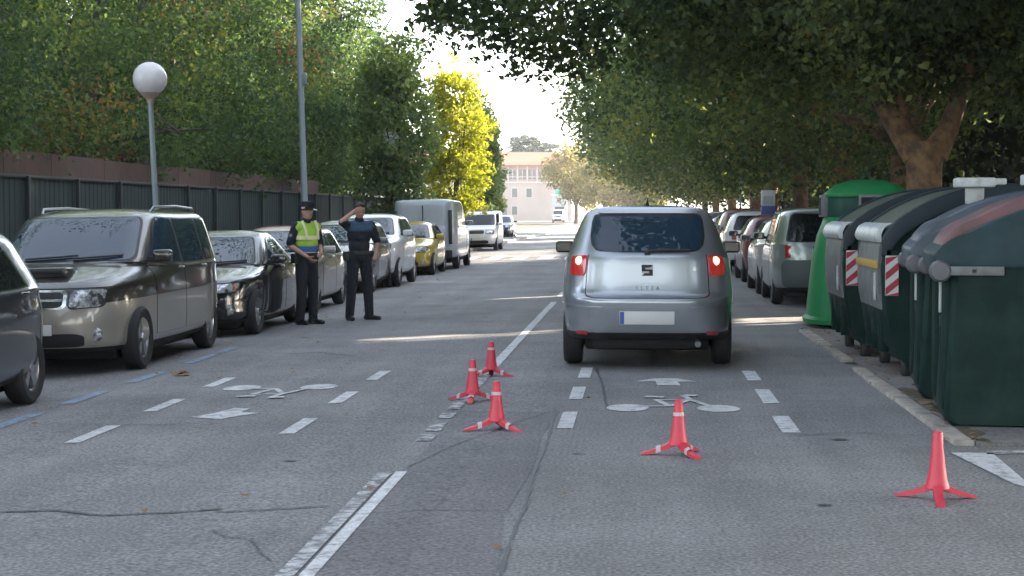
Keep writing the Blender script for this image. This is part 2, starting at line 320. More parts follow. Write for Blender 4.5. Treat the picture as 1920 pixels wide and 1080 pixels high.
def make_car(name, label, cat, rows, pm, loc, rz=0, scale=(1, 1, 1), pm2=None, wb=(-1.3, 1.3), rw=.315, side_y=((-.62, .34), (.42, 1.3)), glass='glass', detail=2,
             spokes=5, rim='alloy', twin=False, roofmat=None, rear_glass=True, front='plain', group='parked cars', split_t=3, trim=False, hood_black=False):
    root = thing(name, label, cat, loc, rz, group); S = Shell(rows, *scale); sx, sy, sz = scale
    wb = [a * sy for a in wb]; side_y = [(a * sy, b * sy) for a, b in side_y]
    mats = [pm, pm2 or pm, roofmat or pm, M['under']]
    wz = rw
    body = S.body(mats, 'body', root, lambda t: 3 if t < .55 else (1 if t < split_t else (2 if t > 7.4 else 0)), [(y, wz) for y in wb], rw + .055)
    wmax = S.A[:, 5].max()
    def glz(nm, mb, m=None): return mb.build(nm, [m or M[glass], M['dark']], root, 60)
    # windscreen and back window, each with a dark gasket frame under the pane
    pf = lambda k: (lambda t: S.phy(t, (S.ring(t)[1] + .04), 1)[0] * 0 + k)
    for sgn, nm in ((0, 'windscreen'), (1, 'rear_window')):
        if sgn and not rear_glass: continue
        for mk, grow in (('frame', 1.03), ('pane', 1.0)): pass
        mb = MB(); a = math.atan(.86) if not sgn else math.atan(.83); o0, o1 = (.0, math.pi)[sgn], 0
        tb, tt = (6.05, 6.93) if not sgn else (6.1, 6.9)
        S.patch(mb, tb - .07, tt + .05, o0 - a * 1.04, o0 + a * 1.04, .002, 1, .12, 10, 26); S.patch(mb, tb, tt, o0 - a, o0 + a, .005, 0, .12, 10, 26); glz(nm, mb)
    for sg in (-1, 1):
        n = len(side_y); mb = MB()
        ya, yb = side_y[0][0], side_y[-1][1]
        slant_f = (S.ring(6.9)[1] - S.ring(6.1)[1])[0]; slant_r = (S.ring(6.9)[3] - S.ring(6.1)[3])[0]
        for i, (y0, y1) in enumerate(side_y):
            q0 = (lambda t, y0=y0, i=i: S.phy(t, y0 + (slant_f * .93 * (t - 6.1) / .8 if i == 0 else 0), sg)[0])
            q1 = (lambda t, y1=y1, i=i: S.phy(t, y1 + (slant_r * .8 * (t - 6.1) / .8 if i == n - 1 else 0), sg)[0])
            mb = MB(); S.patch(mb, 6.08, 6.93, q0, q1, .0035, 0, .06, 8, 10); glz('side_window', mb)
        # black belt strip / pillars read from the frame below the panes
        mb = MB(); S.patch(mb, 5.97, 7.0, lambda t: S.phy(t, ya - .05 + slant_f * .93 * (t - 6.1) / .8, sg)[0], lambda t: S.phy(t, yb + .05 + slant_r * .8 * (t - 6.1) / .8, sg)[0], .0018, 0, .05, 8, 16); mb.build('window_frame', M['dark'] if not trim else M['chrome'], root, 60)
        if detail > 1:
            for i, (y0, y1) in enumerate(side_y[:2]):
                t0, t1 = 1.15, 5.93; yy0 = y0 - (.25 if i == 0 else .02) * 1; yy1 = y1 + .03
                if i == 0: yy0 = max(yy0, wb[0] + rw + .12)
                if i > 0: yy1 = min(yy1, wb[1] - .06)
                g = MB(); S.patch(g, t0 - .02, t1, lambda t: S.phy(t, yy0 - .012, sg)[0], lambda t: S.phy(t, yy1 + .012, sg)[0], .001, 0, .04, 16, 8, False)
                seam = g.build('door_seam', [M['under']], root, 60)
                d = MB(); S.patch(d, t0, t1 - .03, lambda t: S.phy(t, yy0, sg)[0], lambda t: S.phy(t, yy1, sg)[0], .004, 0, .04, 22, 10)
                k = 0
                ft = np.array(d.v)[:, 2]; zs = S.ring(split_t)[4][0]
                for q, f in enumerate(d.f): d.m[q] = 1 if ft[list(f)].mean() < zs else 0
                dr = d.build('door', [pm, pm2 or pm], root, 50)
                if i > 0: cut(dr, S.cutter([(wb[1], wz)], rw + .05, [pm, pm2 or pm, M['under']]) ) if False else None
                p = S.pt(np.array([5.3]), S.phy(5.3, yy1 - .14, sg))[0]
                h = MB().box((-.018, -.09, -.014), (.03, .09, .018), 0, .012).build('handle', pm, dr); h.location = (p[0] + sg * .004, p[1], p[2] - .03)
        mirror(S, root, 6.05, side_y[0][0] + .03, sg, pm) if True else None
        for y in wb: wheel(root, sg * (wmax - .03), y, rw, .19, spokes, rim, twin)
    fl = S.ring(0)[4][0]; MB().box((-wmax + .26, wb[0] - .35, fl - .09), (wmax - .26, wb[1] + .35, fl + .03), bev=.03).build('underbody_shade_box', M['under'], root)  # box added below the floor to deepen the shade under each car
    # lamps
    af = lambda x: math.atan(x)
    for sg in (-1, 1):
        mb = MB(); S.patch(mb, 3.06, 3.86, lambda t: sg * af(.43), lambda t: S.phy(t, S.ring(t)[1][0] + .3 * sy, sg)[0], .008, 0, .3, 8, 12)
        hl = mb.build('headlight', M['lamp_clear'], root, 60)
        mb = MB(); S.patch(mb, 3.0, 3.92, lambda t: sg * af(.415), lambda t: S.phy(t, S.ring(t)[1][0] + .33 * sy, sg)[0], .004, 0, .3, 8, 12); mb.build('headlight_surround', M['dark'], root, 60)
        mb = MB(); S.patch(mb, 3.2, 5.0, lambda t: math.pi * sg - sg * af(.7), lambda t: S.phy(t, S.ring(t)[3][0] - .16 * sy, sg)[0], .008, 0, .25, 8, 10); mb.build('taillight', M['lamp_red'], root, 60)
        mb = MB(); q = S.pt(np.array([1.5]), np.array([sg * af(.72)]))[0]
        if detail > 1: MB().lathe([(.001, -.012), (.06, -.01), (.075, .004), (.075, .03)], 20, 'y', tuple(q), 0).build('fog_lamp', M['lamp_clear'], root, 50)
    mb = MB(); S.patch(mb, 3.12, 3.8, -af(.36), af(.36), .006, 0, .2, 8, 12)
    if front == 'chrome':
        mb2 = MB(); S.patch(mb2, 3.02, 3.9, -af(.4), af(.4), .003, 0, .2, 8, 12); mb2.build('grille_surround', M['chrome'], root, 50)
        for k in (3.44,): S.patch(mb, k - .05, k + .05, -af(.35), af(.35), .011, 1, 0, 3, 12)
    mb.build('grille', [M['dark'], M['chrome']], root, 50)
    mb = MB(); S.patch(mb, .75, 1.6, -af(.6), af(.6), .004, 0, .25, 6, 12); mb.build('air_intake', M['dark'], root, 50)
    # bonnet shut line
    mb = MB(); S.patch(mb, 3.93, 3.97, -af(.9), af(.9), .0015, 0, 0, 2, 20, False); mb.build('bonnet_seam', M['under'], root, 60)
    yF = S.ring(2)[1][0]; plate(root, yF - .012, S.ring(1.8)[0][0], sg=-1)
    yR = S.ring(4)[3][0]; plate(root, S.ring(4.2)[3][0] + .015, S.ring(4.2)[2][0], sg=1, tilt=-.1)
    if detail > 1:
        for x in (-.45, .12):                # wipers
            pts = []
            for u in np.linspace(0, 1, 6): pts.append(S.pt(np.array([6.08 + .1 * u]), np.array([math.atan(x + .62 * u if x < 0 else x + .6 * u)]))[0] + np.array([0, -.015, .015]))
            MB().tube(pts, .011, 6).build('wiper', M['dark'], root)
    return root, S
# ------------------------------------------------------------------ ground, road, pavements, markings
def sheet(name, xs, ys, mt, dz=0, zf=zg, kind='structure'):
    xs = np.asarray(xs, float); ys = np.asarray(ys, float)
    X, Y = np.meshgrid(xs, ys, indexing='ij'); Z = zf(X) + dz
    o = MB().grid(np.stack([X, Y, Z], -1)).build(name, mt, None, recalc=False)
    if o.data.polygons[0].normal.z < 0: o.data.flip_normals()
    return struct(o, kind)
flat = lambda z: (lambda X: np.full_like(np.asarray(X, float), z))
sheet('ground', [-2500, 2500], [-500, 3500], M['field'], 0, flat(-.32))
sheet('road', [-7.32, -.5, 4.2], [-30, 20, 120, 292], M['road'])
sheet('cross_road', [-200, 200], [292, 318], M['road'], -.012, flat(0))
MB().box((-10.6, -30, -.3), (-7.45, 286, .0)).build('pavement', M['pave'])['kind'] = 'structure'
MB().box((-7.45, -30, -.3), (-7.3, 286, .012), bev=.02).build('kerb', M['kerbgrey'])['kind'] = 'structure'
sheet('park_ground', [-60, -10.6], [-30, 286], M['soil'], 0, flat(.0))
MB().box((4.35, -30, -.3), (8.2, 286, .115)).build('pavement', M['pave'])['kind'] = 'structure'
MB().box((4.2, -30, -.3), (4.35, 286, .12), bev=.02).build('kerb', M['kerbgrey'])['kind'] = 'structure'
sheet('verge', [8.2, 70], [-30, 286], M['soil'], 0, flat(.06))
MB().box((-200, 318, -.3), (200, 324, .13)).build('pavement', M['kerb'])['kind'] = 'structure'
MB().box((-30, 300, -.3), (6, 309, .16), bev=.05).build('traffic_island', M['kerb'])['kind'] = 'structure'
def decal(mb, poly, dz=.004, m=0):          # flat painted polygon that follows the camber
    mb.add([(x, y, float(zg(x)) + dz) for x, y in poly], [tuple(range(len(poly)))], m); return mb
def bar(mb, x0, x1, y0, y1, n=1, dz=.004, m=0):
    xs = [x0] + ([-.5] if x0 < -.5 < x1 else []) + [x1]
    for a, b in zip(xs, xs[1:]): decal(mb, [(a, y0), (b, y0), (b, y1), (a, y1)], dz, m)
def mark(name, mb, mt): o = mb.build(name, mt, recalc=False); [o.data.flip_normals() for _ in (0,) if o.data.polygons[0].normal.z < 0]; return struct(o)
# newer asphalt strip beside the centre line and the bay the bins stand in
mb = MB(); decal(mb, [(-1.40, -5), (-.62, -5), (-.6, 7.6), (-.68, 9), (-.63, 10.6), (-.66, 12.2), (-.6, 13.7), (-1.40, 13.85)], .0025); mark('road_patch', mb, M['patch'])
mb = MB()
for px0, py0, px1, py1 in ((745, 905, 722, 900), ): pass
def jag(mb, pts, w, seed, dz=.0065, sub=10, amp=.03):
    r = random.Random(seed); path = []
    for (a, b) in zip(pts, pts[1:]):
        for k in range(sub): u = k / sub; path.append((a[0] + (b[0] - a[0]) * u + r.uniform(-amp, amp), a[1] + (b[1] - a[1]) * u + r.uniform(-amp, amp)))
    path.append(pts[-1]); L_, R_ = [], []
    for i, p in enumerate(path):
        q0, q1 = path[max(i-1, 0)], path[min(i+1, len(path)-1)]; dx, dy = q1[0]-q0[0], q1[1]-q0[1]; l = math.hypot(dx, dy) or 1
        ww = w * r.uniform(.35, 1.2) * (1 if 0 < i < len(path)-1 else .1); nx, ny = -dy/l*ww/2, dx/l*ww/2
        L_.append((p[0]+nx, p[1]+ny)); R_.append((p[0]-nx, p[1]-ny))
    for i in range(len(path)-1): decal(mb, [L_[i], L_[i+1], R_[i+1], R_[i]], dz)
gp = lambda x, y: tuple(G(x, y)[:2])
mb = MB()
for i, (pts, w) in enumerate([
    ([(1042, 765), (1025, 830), (1000, 890), (985, 950), (958, 1010), (935, 1085)], .035),
    ([(0, 961), (110, 958), (190, 968), (330, 962), (420, 955)], .05), ([(400, 962), (500, 957), (620, 950)], .03),
    ([(400, 995), (420, 1008), (470, 1012), (480, 1030), (510, 1055)], .02), ([(225, 797), (350, 797)], .03), ([(690, 965), (800, 957), (960, 960)], .02),
    ([(1118, 690), (1130, 725), (1137, 765)], .03), ([(535, 664), (600, 661), (668, 668)], .05), ([(1480, 818), (1600, 812), (1720, 818)], .02), ([(760, 880), (840, 840), (1040, 768)], .02)]):
    jag(mb, [gp(*p) for p in pts], w * .75, i, amp=.004 if i == 0 else .011)
mark('road_crack', mb, M['seal'])
for i, (px, py, s) in enumerate([(1545, 948, .035), (1575, 825, .05), (545, 865, .04)]):
    x, y = gp(px, py); r = random.Random(i); mb = MB(); decal(mb, [(x + s * r.uniform(.6, 1.2) * math.cos(a) * 1.1, y + s * r.uniform(.6, 1.2) * math.sin(a)) for a in np.linspace(0, 6.28, 12, endpoint=False)], .0055); mark('road_stain', mb, M['seal'])
# centre line: two passes of paint, broken where the road was dug up
mb = MB(); mw = MB()
def seg(m, x0, x1, y0, y1, dz=.006):
    n = max(1, int((y1 - y0) / 1.5)); ys = np.linspace(y0, y1, n + 1)
    for a, b in zip(ys, ys[1:]): bar(m, x0, x1, a, b, dz=dz)
c = gp(575, 1080)[0]
cx = float(np.mean([gp(728, 890)[0], gp(620, 1030)[0], gp(960, 650)[0]])); print('centre line x', c, cx)
ya = gp(725, 888)[1]; yb = gp(790, 828)[1]
seg(mw, cx - .10, cx - .015, -5, ya); seg(mb, cx + .005, cx + .075, -5, ya + .05)
for a, b in ((yb, yb + .35), (yb + .55, yb + 1.1), (yb + 1.35, yb + 1.7)): seg(mw, cx - .06, cx + .05, a, b)
seg(mw, cx - .055, cx + .05, yb + 1.95, 17.2); seg(mb, cx - .055, cx + .05, 17.3, 22.0); seg(mb, cx - .055, cx + .05, 22.0, 31)
for k in range(12): seg(mb, cx - .05, cx + .05, 33 + 5.5 * k, 35 + 5.5 * k)
mark('lane_marking', mb, M['white_line']); mark('lane_marking', mw, M['worn_line'])
# dashed edges of the cycle lanes
def dash(pts, w=.115):
    mb = MB()
    for (x0, y0), (x1, y1) in pts:
        a, b = gp(x0, y0), gp(x1, y1); x = (a[0] + b[0]) / 2; bar(mb, x - w / 2, x + w / 2, a[1], b[1], dz=.005)
    return mb
mark('lane_marking', dash([((145, 831), (203, 799)), ((290, 772), (328, 749)), ((395, 726), (428, 709))]), M['white_line'])
mark('lane_marking', dash([((537, 814), (583, 785)), ((628, 757), (660, 735)), ((697, 713), (722, 696))]), M['white_line'])
mark('lane_marking', dash([((1062, 804), (1067, 773)), ((1081, 749), (1085, 726)), ((1096, 709), (1100, 690))]), M['white_line'])
mark('lane_marking', dash([((1482, 812), (1465, 781)), ((1445, 757), (1430, 731)), ((1415, 714), (1403, 696))], .13), M['white_line'])
mb = MB()
for (x0, y0), (x1, y1) in (((-60, 815), (75, 776)), ((125, 758), (205, 734)), ((250, 718), (312, 697)), ((352, 682), (400, 665)), ((404, 662), (440, 652))):
    a, b = gp(x0, y0), gp(x1, y1); x = gp(160, 746)[0]; bar(mb, x - .06, x + .06, a[1], b[1], dz=.005)
mark('parking_line', mb, M['blue_line'])
# cycle symbols and arrows, painted flat
def ringpoly(cx_, cy_, rx, ry, w, n=22):
    return [[(cx_ + (rx - k * w) * math.cos(a), cy_ + (ry - k * w * 2) * math.sin(a)) for a in np.linspace(0, 2 * math.pi, n)] for k in (0, 1)]
def strip(mb, a, b, w, dz=.0058):
    d = np.array(b) - np.array(a); l = np.linalg.norm(d); n = np.array([-d[1], d[0]]) / l * w / 2
    decal(mb, [tuple(a + n), tuple(a - n), tuple(b - n), tuple(b + n)] if False else [tuple(np.array(a) + n), tuple(np.array(b) + n), tuple(np.array(b) - n), tuple(np.array(a) - n)], dz)
def bike(cx_, cy_, flip):
    mb = MB(); q = dict(a=(-.30, .1), b=(-.13, .62), c=(.15, .62), d=(-.02, .12), e=(.30, .12), f=(.10, .95), g=(-.22, .82), h=(.22, .92), k=(-.06, .80))
    for s_ in (-1, 1): decal(mb, [(cx_ + s_ * .36 + .17 * math.cos(a), cy_ + .25 * math.sin(a)) for a in np.linspace(0, 2 * math.pi, 28, endpoint=False)], .0048)
    p = {n: (cx_ + v[0], cy_ + flip * v[1]) for n, v in q.items()}
    for i, n in enumerate(('bc', 'bd', 'cd', 'ad', 'ce', 'cf', 'gk', 'fh')): strip(mb, p[n[0]], p[n[1]], .055 if n not in ('gk', 'fh') else .12, .0058 + .0007 * i)
    return mb
b0 = gp(526, 727); mark('cycle_symbol', bike(b0[0], b0[1], -1), M['white_line'])
b1 = gp(1262, 766); mark('cycle_symbol', bike(b1[0], b1[1], 1), M['white_line'])
a0 = gp(360, 786); a1 = gp(480, 768); mb = MB()
x0, y0 = gp(420, 778)
decal(mb, [gp(355, 783), gp(395, 777), gp(440, 766), gp(468, 767), gp(452, 774), gp(487, 775), gp(432, 783), gp(415, 787)], .005)
mark('lane_arrow', mb, M['white_line'])
x0, y0 = gp(1250, 717); mb = MB(); decal(mb, [(x0 - .28, y0 + .05), (x0 + .28, y0 + .05), (x0 + .1, y0 + .35), (x0 - .1, y0 + .35)], .005); decal(mb, [(x0 - .09, y0 - .32), (x0 + .12, y0 - .32), (x0 + .1, y0 + .046), (x0 - .1, y0 + .046)], .005); mark('lane_arrow', mb, M['white_line'])
M['zebra'] = mat('zebra_paint', (.68, .67, .66), .8, var=(6, (.5, .5, .5), .5, .75))
# zebra crossing far down the street
for k in range(11):
    x = -6.4 + k * .95
    mb = MB(); bar(mb, x, x + .5, 62, 66.5, dz=.005); mark('crosswalk_stripe', mb, M['zebra'])
# white bay line and kerb edge of the container bay
KX = 2.12
mb = MB(); decal(mb, [gp(1783, 850), gp(1860, 850), gp(1925, 905), gp(1925, 915), gp(1900, 908)], .005); mark('bay_line', mb, M['white_line'])
mb = MB(); decal(mb, [gp(1850, 853), gp(1850, 847), gp(1990, 843), gp(1990, 850)], .005); mark('bay_line', mb, M['worn_line'])
ye0 = G(1800, 836)[1]; ye1 = 23.3
MB().box((KX + .135, ye0, -.1), (4.2, ye1, .03)).build('container_bay', M['baypave'])['kind'] = 'structure'
mb = MB(); y = ye0; r = random.Random(3)
while y < ye1 - .05:
    l = min(.95, ye1 - y)
    if not (17.9 < y + l / 2 < 18.8): mb.box((KX + r.uniform(-.006, .006), y + .006, -.1), (KX + .132, y + l - .006, .035 + r.uniform(-.004, .004)), bev=.012)
    y += l
struct(mb.build('bay_kerb', M['kerb']))
mb = MB(); jag(mb, [(2.1, 18.25), (2.5, 18.3)], .28, 5, .009, 6, .05); jag(mb, [(KX + .2, 11.8), (KX + .22, 14), (KX + .2, 15.5)], .16, 6, .0345, 14, .05); 
struct(mb.build('dirt', M['soil'], recalc=False))
# a few fallen leaves and litter on the tarmac and in the bay
M['leaf_dead'] = mat('dead_leaf', (.22, .12, .05), .8)
mb = MB(); r = random.Random(9)
for i in range(260):
    if i < 150: x, y = r.gauss(2.35, .12), r.uniform(11.7, 24)
    elif i < 210: x, y = r.gauss(-4.9, .35), r.uniform(12, 45)
    else: x, y = r.uniform(-4.5, 2), r.uniform(8, 40)
    z = (.045 if x > KX + .13 and y < 23.2 and y > ye0 else .012 + (.03 if KX < x <= KX + .13 else 0)) + float(zg(x)); s = r.uniform(.02, .05) if i != 255 else .1; a = r.uniform(0, 6.3)
    mb.add([(x + s * math.cos(a + k * 1.57) * (1 if k % 2 else .6), y + s * math.sin(a + k * 1.57) * (1 if k % 2 else .6), z + r.uniform(0, .02)) for k in range(4)], [(0, 1, 2, 3)])
x, y = gp(338, 705)
for k in range(7): a = k; mb.add([(x + .02 * k - .06 + .05 * math.cos(a + j * 1.57), y + .04 * (k % 3) + .05 * math.sin(a + j * 1.57), float(zg(x)) + .015 + .03 * ((j + k) % 3) / 2) for j in range(4)], [(0, 1, 2, 3)])
struct(mb.build('fallen_leaves', M['leaf_dead'], recalc=False), 'stuff')

# ------------------------------------------------------------------ fence and brick wall on the left
M['fence'] = mat('fence_sheet', (.016, .031, .035), .6, spec=.25, var=(1.5, (.012, .023, .027), .35, .65))
M['fencepost'] = mat('fence_post', (.010, .018, .021), .55)
M['brick'] = mat('rust_brick', (.095, .05, .042), .9, var=(3, (.06, .042, .036), .35, .65))
FX = -9.9; fz = 2.12
ft = thing('metal_fence', 'dark green corrugated metal fence behind the parked cars on the left', 'fence', (FX, 10, 0))
pts = []; y = 0; k = 0; prof = [0, .0, .010, .010]; st = [.15, .02, .05, .02]
while y < 62: pts.append((prof[k % 4], y)); y += st[k % 4]; k += 1
g = np.array([[(x, y, z) for x, y in pts] for z in (.03, fz)]); MB().grid(g).build('sheet_panel', M['fence'], ft, 20, recalc=False)
MB().box((-.02, 0, fz), (.05, 62, fz + .05), bev=.008).build('top_rail', M['fencepost'], ft)
for i in range(25): MB().box((.032, i * 2.55, 0), (.10, i * 2.55 + .07, fz + .04), bev=.008).build('post', M['fencepost'], ft)
bw = thing('brick_wall', 'rust brown wall showing above the green metal fence', 'wall', (FX - .9, 10, 0))
mb = MB(); y = 0; r = random.Random(4)
while y < 46: l = r.uniform(2.2, 3.4); mb.box((-.12, y, 0), (.12, y + l - .02, 2.62 + r.uniform(-.015, .02))); y += l
mb.build('wall_face', M['brick'], bw)
gw = thing('concrete_wall', 'pale grey concrete wall continuing past the green fence', 'wall', (FX, 72.2, 0))
M['greywall'] = mat('grey_render', (.2, .2, .21), .85, var=(1, (.15, .15, .16), .35, .65))
MB().box((-.12, 0, 0), (.12, 60, 2.0)).build('wall_face', M['greywall'], gw); MB().box((-.17, 0, 2.0), (.17, 60, 2.08), bev=.01).build('coping', M['kerbgrey'], gw)

# ------------------------------------------------------------------ far building
M['render_pink'] = mat('pink_render', (.42, .355, .32), .85, var=(.3, (.36, .30, .275), .35, .65))
M['tile'] = mat('roof_tile', (.36, .13, .075), .8, var=(.6, (.29, .10, .06), .3, .7))
M['winglass'] = mat('window_glass', (.05, .06, .07), .08, spec=.8)
M['frame_white'] = mat('white_frame', (.55, .52, .50), .6)
BY = 335
bd = thing('far_building', 'pale pink three storey building with terracotta roof at the end of the street', 'building', (0, BY, 0))
x0, x1 = -50, -12.5
MB().box((x0, 0, 0), (x1, 14, 7.3)).build('wall', M['render_pink'], bd)
MB().box((x0 - .15, -.3, 7.3), (x1 + .15, 14, 7.55), bev=.03).build('cornice', M['frame_white'], bd)
MB().box((x0 + .4, 1.2, 7.55), (x1 - .4, 13.6, 10.6)).build('upper_wall', mat('upper_render', (.40, .27, .23), .85), bd)
mb = MB(); mb.add([(x0 - .4, .2, 10.6), (x1 + .4, .2, 10.6), (x1 + .4, 14.4, 10.6), (x0 - .4, 14.4, 10.6), (x0 + 3, 7, 13.4), (x1 - 3, 7, 13.4), (x0 - .4, .2, 10.8), (x1 + .4, .2, 10.8), (x1 + .4, 14.4, 10.8), (x0 - .4, 14.4, 10.8)],
    [(0, 1, 7, 6), (1, 2, 8, 7), (2, 3, 9, 8), (3, 0, 6, 9), (0, 3, 2, 1), (6, 7, 5, 4), (7, 8, 5), (8, 9, 4, 5), (9, 6, 4)]); mb.build('roof', M['tile'], bd)
x = x0 + 1.2; i = 0
while x < x1 - .5:
    MB().box((x, .9, 7.56), (x + .16, 1.06, 10.6)).build('gallery_post', M['frame_white'], bd)
    if x + 1.9 < x1:
        w = MB().box((x + .35, 1.12, 8.1), (x + 1.6, 1.22, 9.9)).build('gallery_window', M['winglass'], bd); MB().box((x + .93, 1.08, 8.1), (x + 1.02, 1.13, 9.9)).build('sash', M['frame_white'], w)
    x += 1.85; i += 1
MB().box((x0 + .5, .85, 8.45), (x1 - .5, .93, 8.55)).build('gallery_rail', M['frame_white'], bd)
x = x0 + 1.4; i = 0
while x < x1 - 1.2:
    if i % 4 != 3:
        for z0, h in ((4.6, 1.7), (1.3, 1.6)):
            if z0 < 2 and i % 3 == 1: continue
            w = MB().box((x - .1, -.05, z0 - .1), (x + 1.15, .02, z0 + h + .1), bev=.01).build('window_frame', M['frame_white'], bd); MB().box((x, -.07, z0), (x + 1.05, -.03, z0 + h)).build('pane', M['winglass'], w)
    elif i % 8 == 7:
        d = MB().box((x - .2, -.06, .05), (x + 1.2, .02, 2.9), bev=.01).build('door', M['dark'], bd)
    x += 2.75; i += 1
# a second pale block further left, glimpsed between the trees, and a grey booth on the right
b2 = thing('apartment_block', 'pale grey block glimpsed between the yellow tree and the left trees', 'building', (-47, 300, 0))
MB().box((-12, 0, 0), (7, 9, 9)).build('wall', mat('grey_render_far', (.45, .42, .42), .85), b2)
MB().box((-12.3, -.2, 9), (7.3, 9.2, 9.35)).build('roof_edge', M['frame_white'], b2)
for i in range(8):
    for z0 in (1.3, 4.6): w = MB().box((-11 + i * 2.3, -.06, z0), (-9.8 + i * 2.3, .02, z0 + 1.6)).build('window', M['winglass'], b2)
p = P(1049, 413, 312); bk = thing('kiosk', 'small grey kiosk with a green sign at the end of the street', 'kiosk', (p[0], 312, .13))
MB().box((-1.3, 0, 0), (1.3, 2.4, 4.6), bev=.05).build('wall', mat('kiosk_grey', (.36, .37, .38), .7), bk)
MB().box((-1.5, -.2, 4.6), (1.5, 2.6, 4.8), bev=.03).build('roof', M['frame_white'], bk)
MB().box((-.8, -.03, 1.2), (.8, .02, 2.6)).build('window', M['winglass'], bk)
MB().box((-.75, -.16, 4.85), (.75, .0, 5.75), bev=.03).build('sign', mat('green_sign', (.06, .42, .30), .5), bk)
# ------------------------------------------------------------------ cars
PT = dict(gold=paint('champagne_paint', (.35, .32, .28), .35), brown=paint('dark_bronze_paint', (.042, .042, .037), .5), navy=paint('navy_paint', (.012, .018, .032), .3), black=paint('black_paint', (.010, .012, .016), .2, .2),
    silver=paint('silver_paint', (.36, .385, .425), .6, .3), beige=paint('silver_beige_paint', (.38, .36, .33), .6), redroof=paint('dull_red_roof', (.32, .06, .06), .1), grey=paint('grey_paint', (.16, .16, .17), .6), white=paint('white_paint', (.72, .72, .73), 0, .35),
    yellow=paint('mustard_paint', (.50, .37, .03), .1), bluegrey=paint('pale_blue_grey_paint', (.45, .49, .53), .1, .4), teal=paint('grey_green_paint', (.27, .31, .30), .6), maroon=paint('maroon_paint', (.17, .015, .025), .3), pale=paint('pale_silver_paint', (.55, .54, .55), .5))
M['brake_glow'] = M['lit_white']
def left_slot(px, py, wmax, wbf):           # outer wheel contact under a pixel -> centre of the car
    g = G(px, py); X = g[0] - wmax; return (X, g[1] - wbf, float(zg(X)))
def settle(root, rz=0):
    root.rotation_euler = (0, -.02 if root.location.x < -.5 and abs(rz) < 1 else (.02 if root.location.x < -.5 else 0), rz)
# leftmost: the back half of a dark blue hatchback, parked nose towards us
g = G(66, 757); wm = .882; X = g[0] - wm + .03
c, S = make_car('parked_hatchback', 'dark navy hatchback cut off by the left edge, nearest of the parked cars', 'car', HATCH, PT['navy'], (X, g[1] - 1.28, float(zg(X))), 0, (1, 1.0, 1.02), wb=(-1.28, 1.28), twin=False, spokes=5, trim=True, side_y=((-.62, .34), (.42, 1.22))); settle(c)
# gold and bronze minivan
loc = left_slot(280, 691, .95, -1.45)
c, S = make_car('minivan', 'bronze and champagne minivan facing us with roof rails and a bonnet scoop', 'minivan', MINIVAN, PT['brown'], loc, 0, (1, 1, 1.0), pm2=PT['gold'], wb=(-1.45, 1.45), rw=.335, side_y=((-.95, .12), (.2, 1.15), (1.22, 2.0)), front='chrome', twin=True, glass='glass_blue', split_t=3.25); settle(c)
# its bumper is the light colour all round; front face below the lamps, bonnet scoop, roof rails
mb = MB(); mb.box((-.27, -1.98, .985), (.27, -1.6, 1.10), 0, .035, 3); sc_ = mb.build('bonnet_scoop', PT['brown'], c); sc_.rotation_euler = (0, 0, 0)
MB().box((-.21, -1.992, 1.035), (.21, -1.97, 1.078), 0, .012).build('scoop_opening', M['dark'], c)
for sg in (-1, 1): MB().tube([(sg * .62, -.1, 1.66), (sg * .64, 0, 1.72), (sg * .645, .9, 1.735), (sg * .63, 1.75, 1.71), (sg * .62, 1.85, 1.66)], .015, 8).build('roof_rail', M['rail'], c)
# dark saloon
loc = left_slot(492, 626, .87, -1.36)
c, S = make_car('parked_saloon', 'dark saloon with an orange indicator lamp, between the minivan and the officers', 'car', SEDAN, PT['black'], loc, 0, (1, 1, 1), wb=(-1.36, 1.36), rw=.31, side_y=((-.55, .3), (.38, 1.02)), front='chrome', glass='glass_blue'); settle(c)
for sg in (-1, 1):
    mb = MB(); S.patch(mb, 3.1, 3.8, lambda t: sg * math.atan(.82), lambda t: S.phy(t, S.ring(t)[1][0] + .26, sg)[0], .012, 0, .25, 8, 8); mb.build('indicator_lamp', M['lamp_orange'], c, 60)
loc = left_slot(601, 584, .882, -1.28)
c, S = make_car('parked_hatchback', 'silver beige hatchback with a reddish roof, behind the officer in the yellow vest', 'car', HATCH, PT['beige'], loc, 0, (1, 1, .95), roofmat=PT['redroof'], wb=(-1.28, 1.28), glass='glass_blue'); settle(c)  # roof coloured dull red, body silver beige
loc = left_slot(706, 548, .882, -1.28)
c, S = make_car('parked_hatchback', 'dark grey hatchback partly behind the officer with raised arm', 'car', HATCH, PT['grey'], loc, 0, (1, 1, 1), wb=(-1.28, 1.28), glass='glass_blue'); settle(c)
loc = left_slot(754, 537, .905, -1.3)
c, S = make_car('parked_crossover', 'white crossover facing us, just past the two officers', 'car', SUV, PT['white'], loc, 0, (1, 1.02, 1.02), wb=(-1.3, 1.3), rw=.345, glass='glass_blue'); settle(c)
loc = left_slot(818, 515, .882, -1.28)
c, S = make_car('parked_hatchback', 'mustard yellow hatchback between the white crossover and the grey van', 'car', HATCH, PT['yellow'], loc, 0, (1, 1, .95), wb=(-1.28, 1.28)); settle(c)
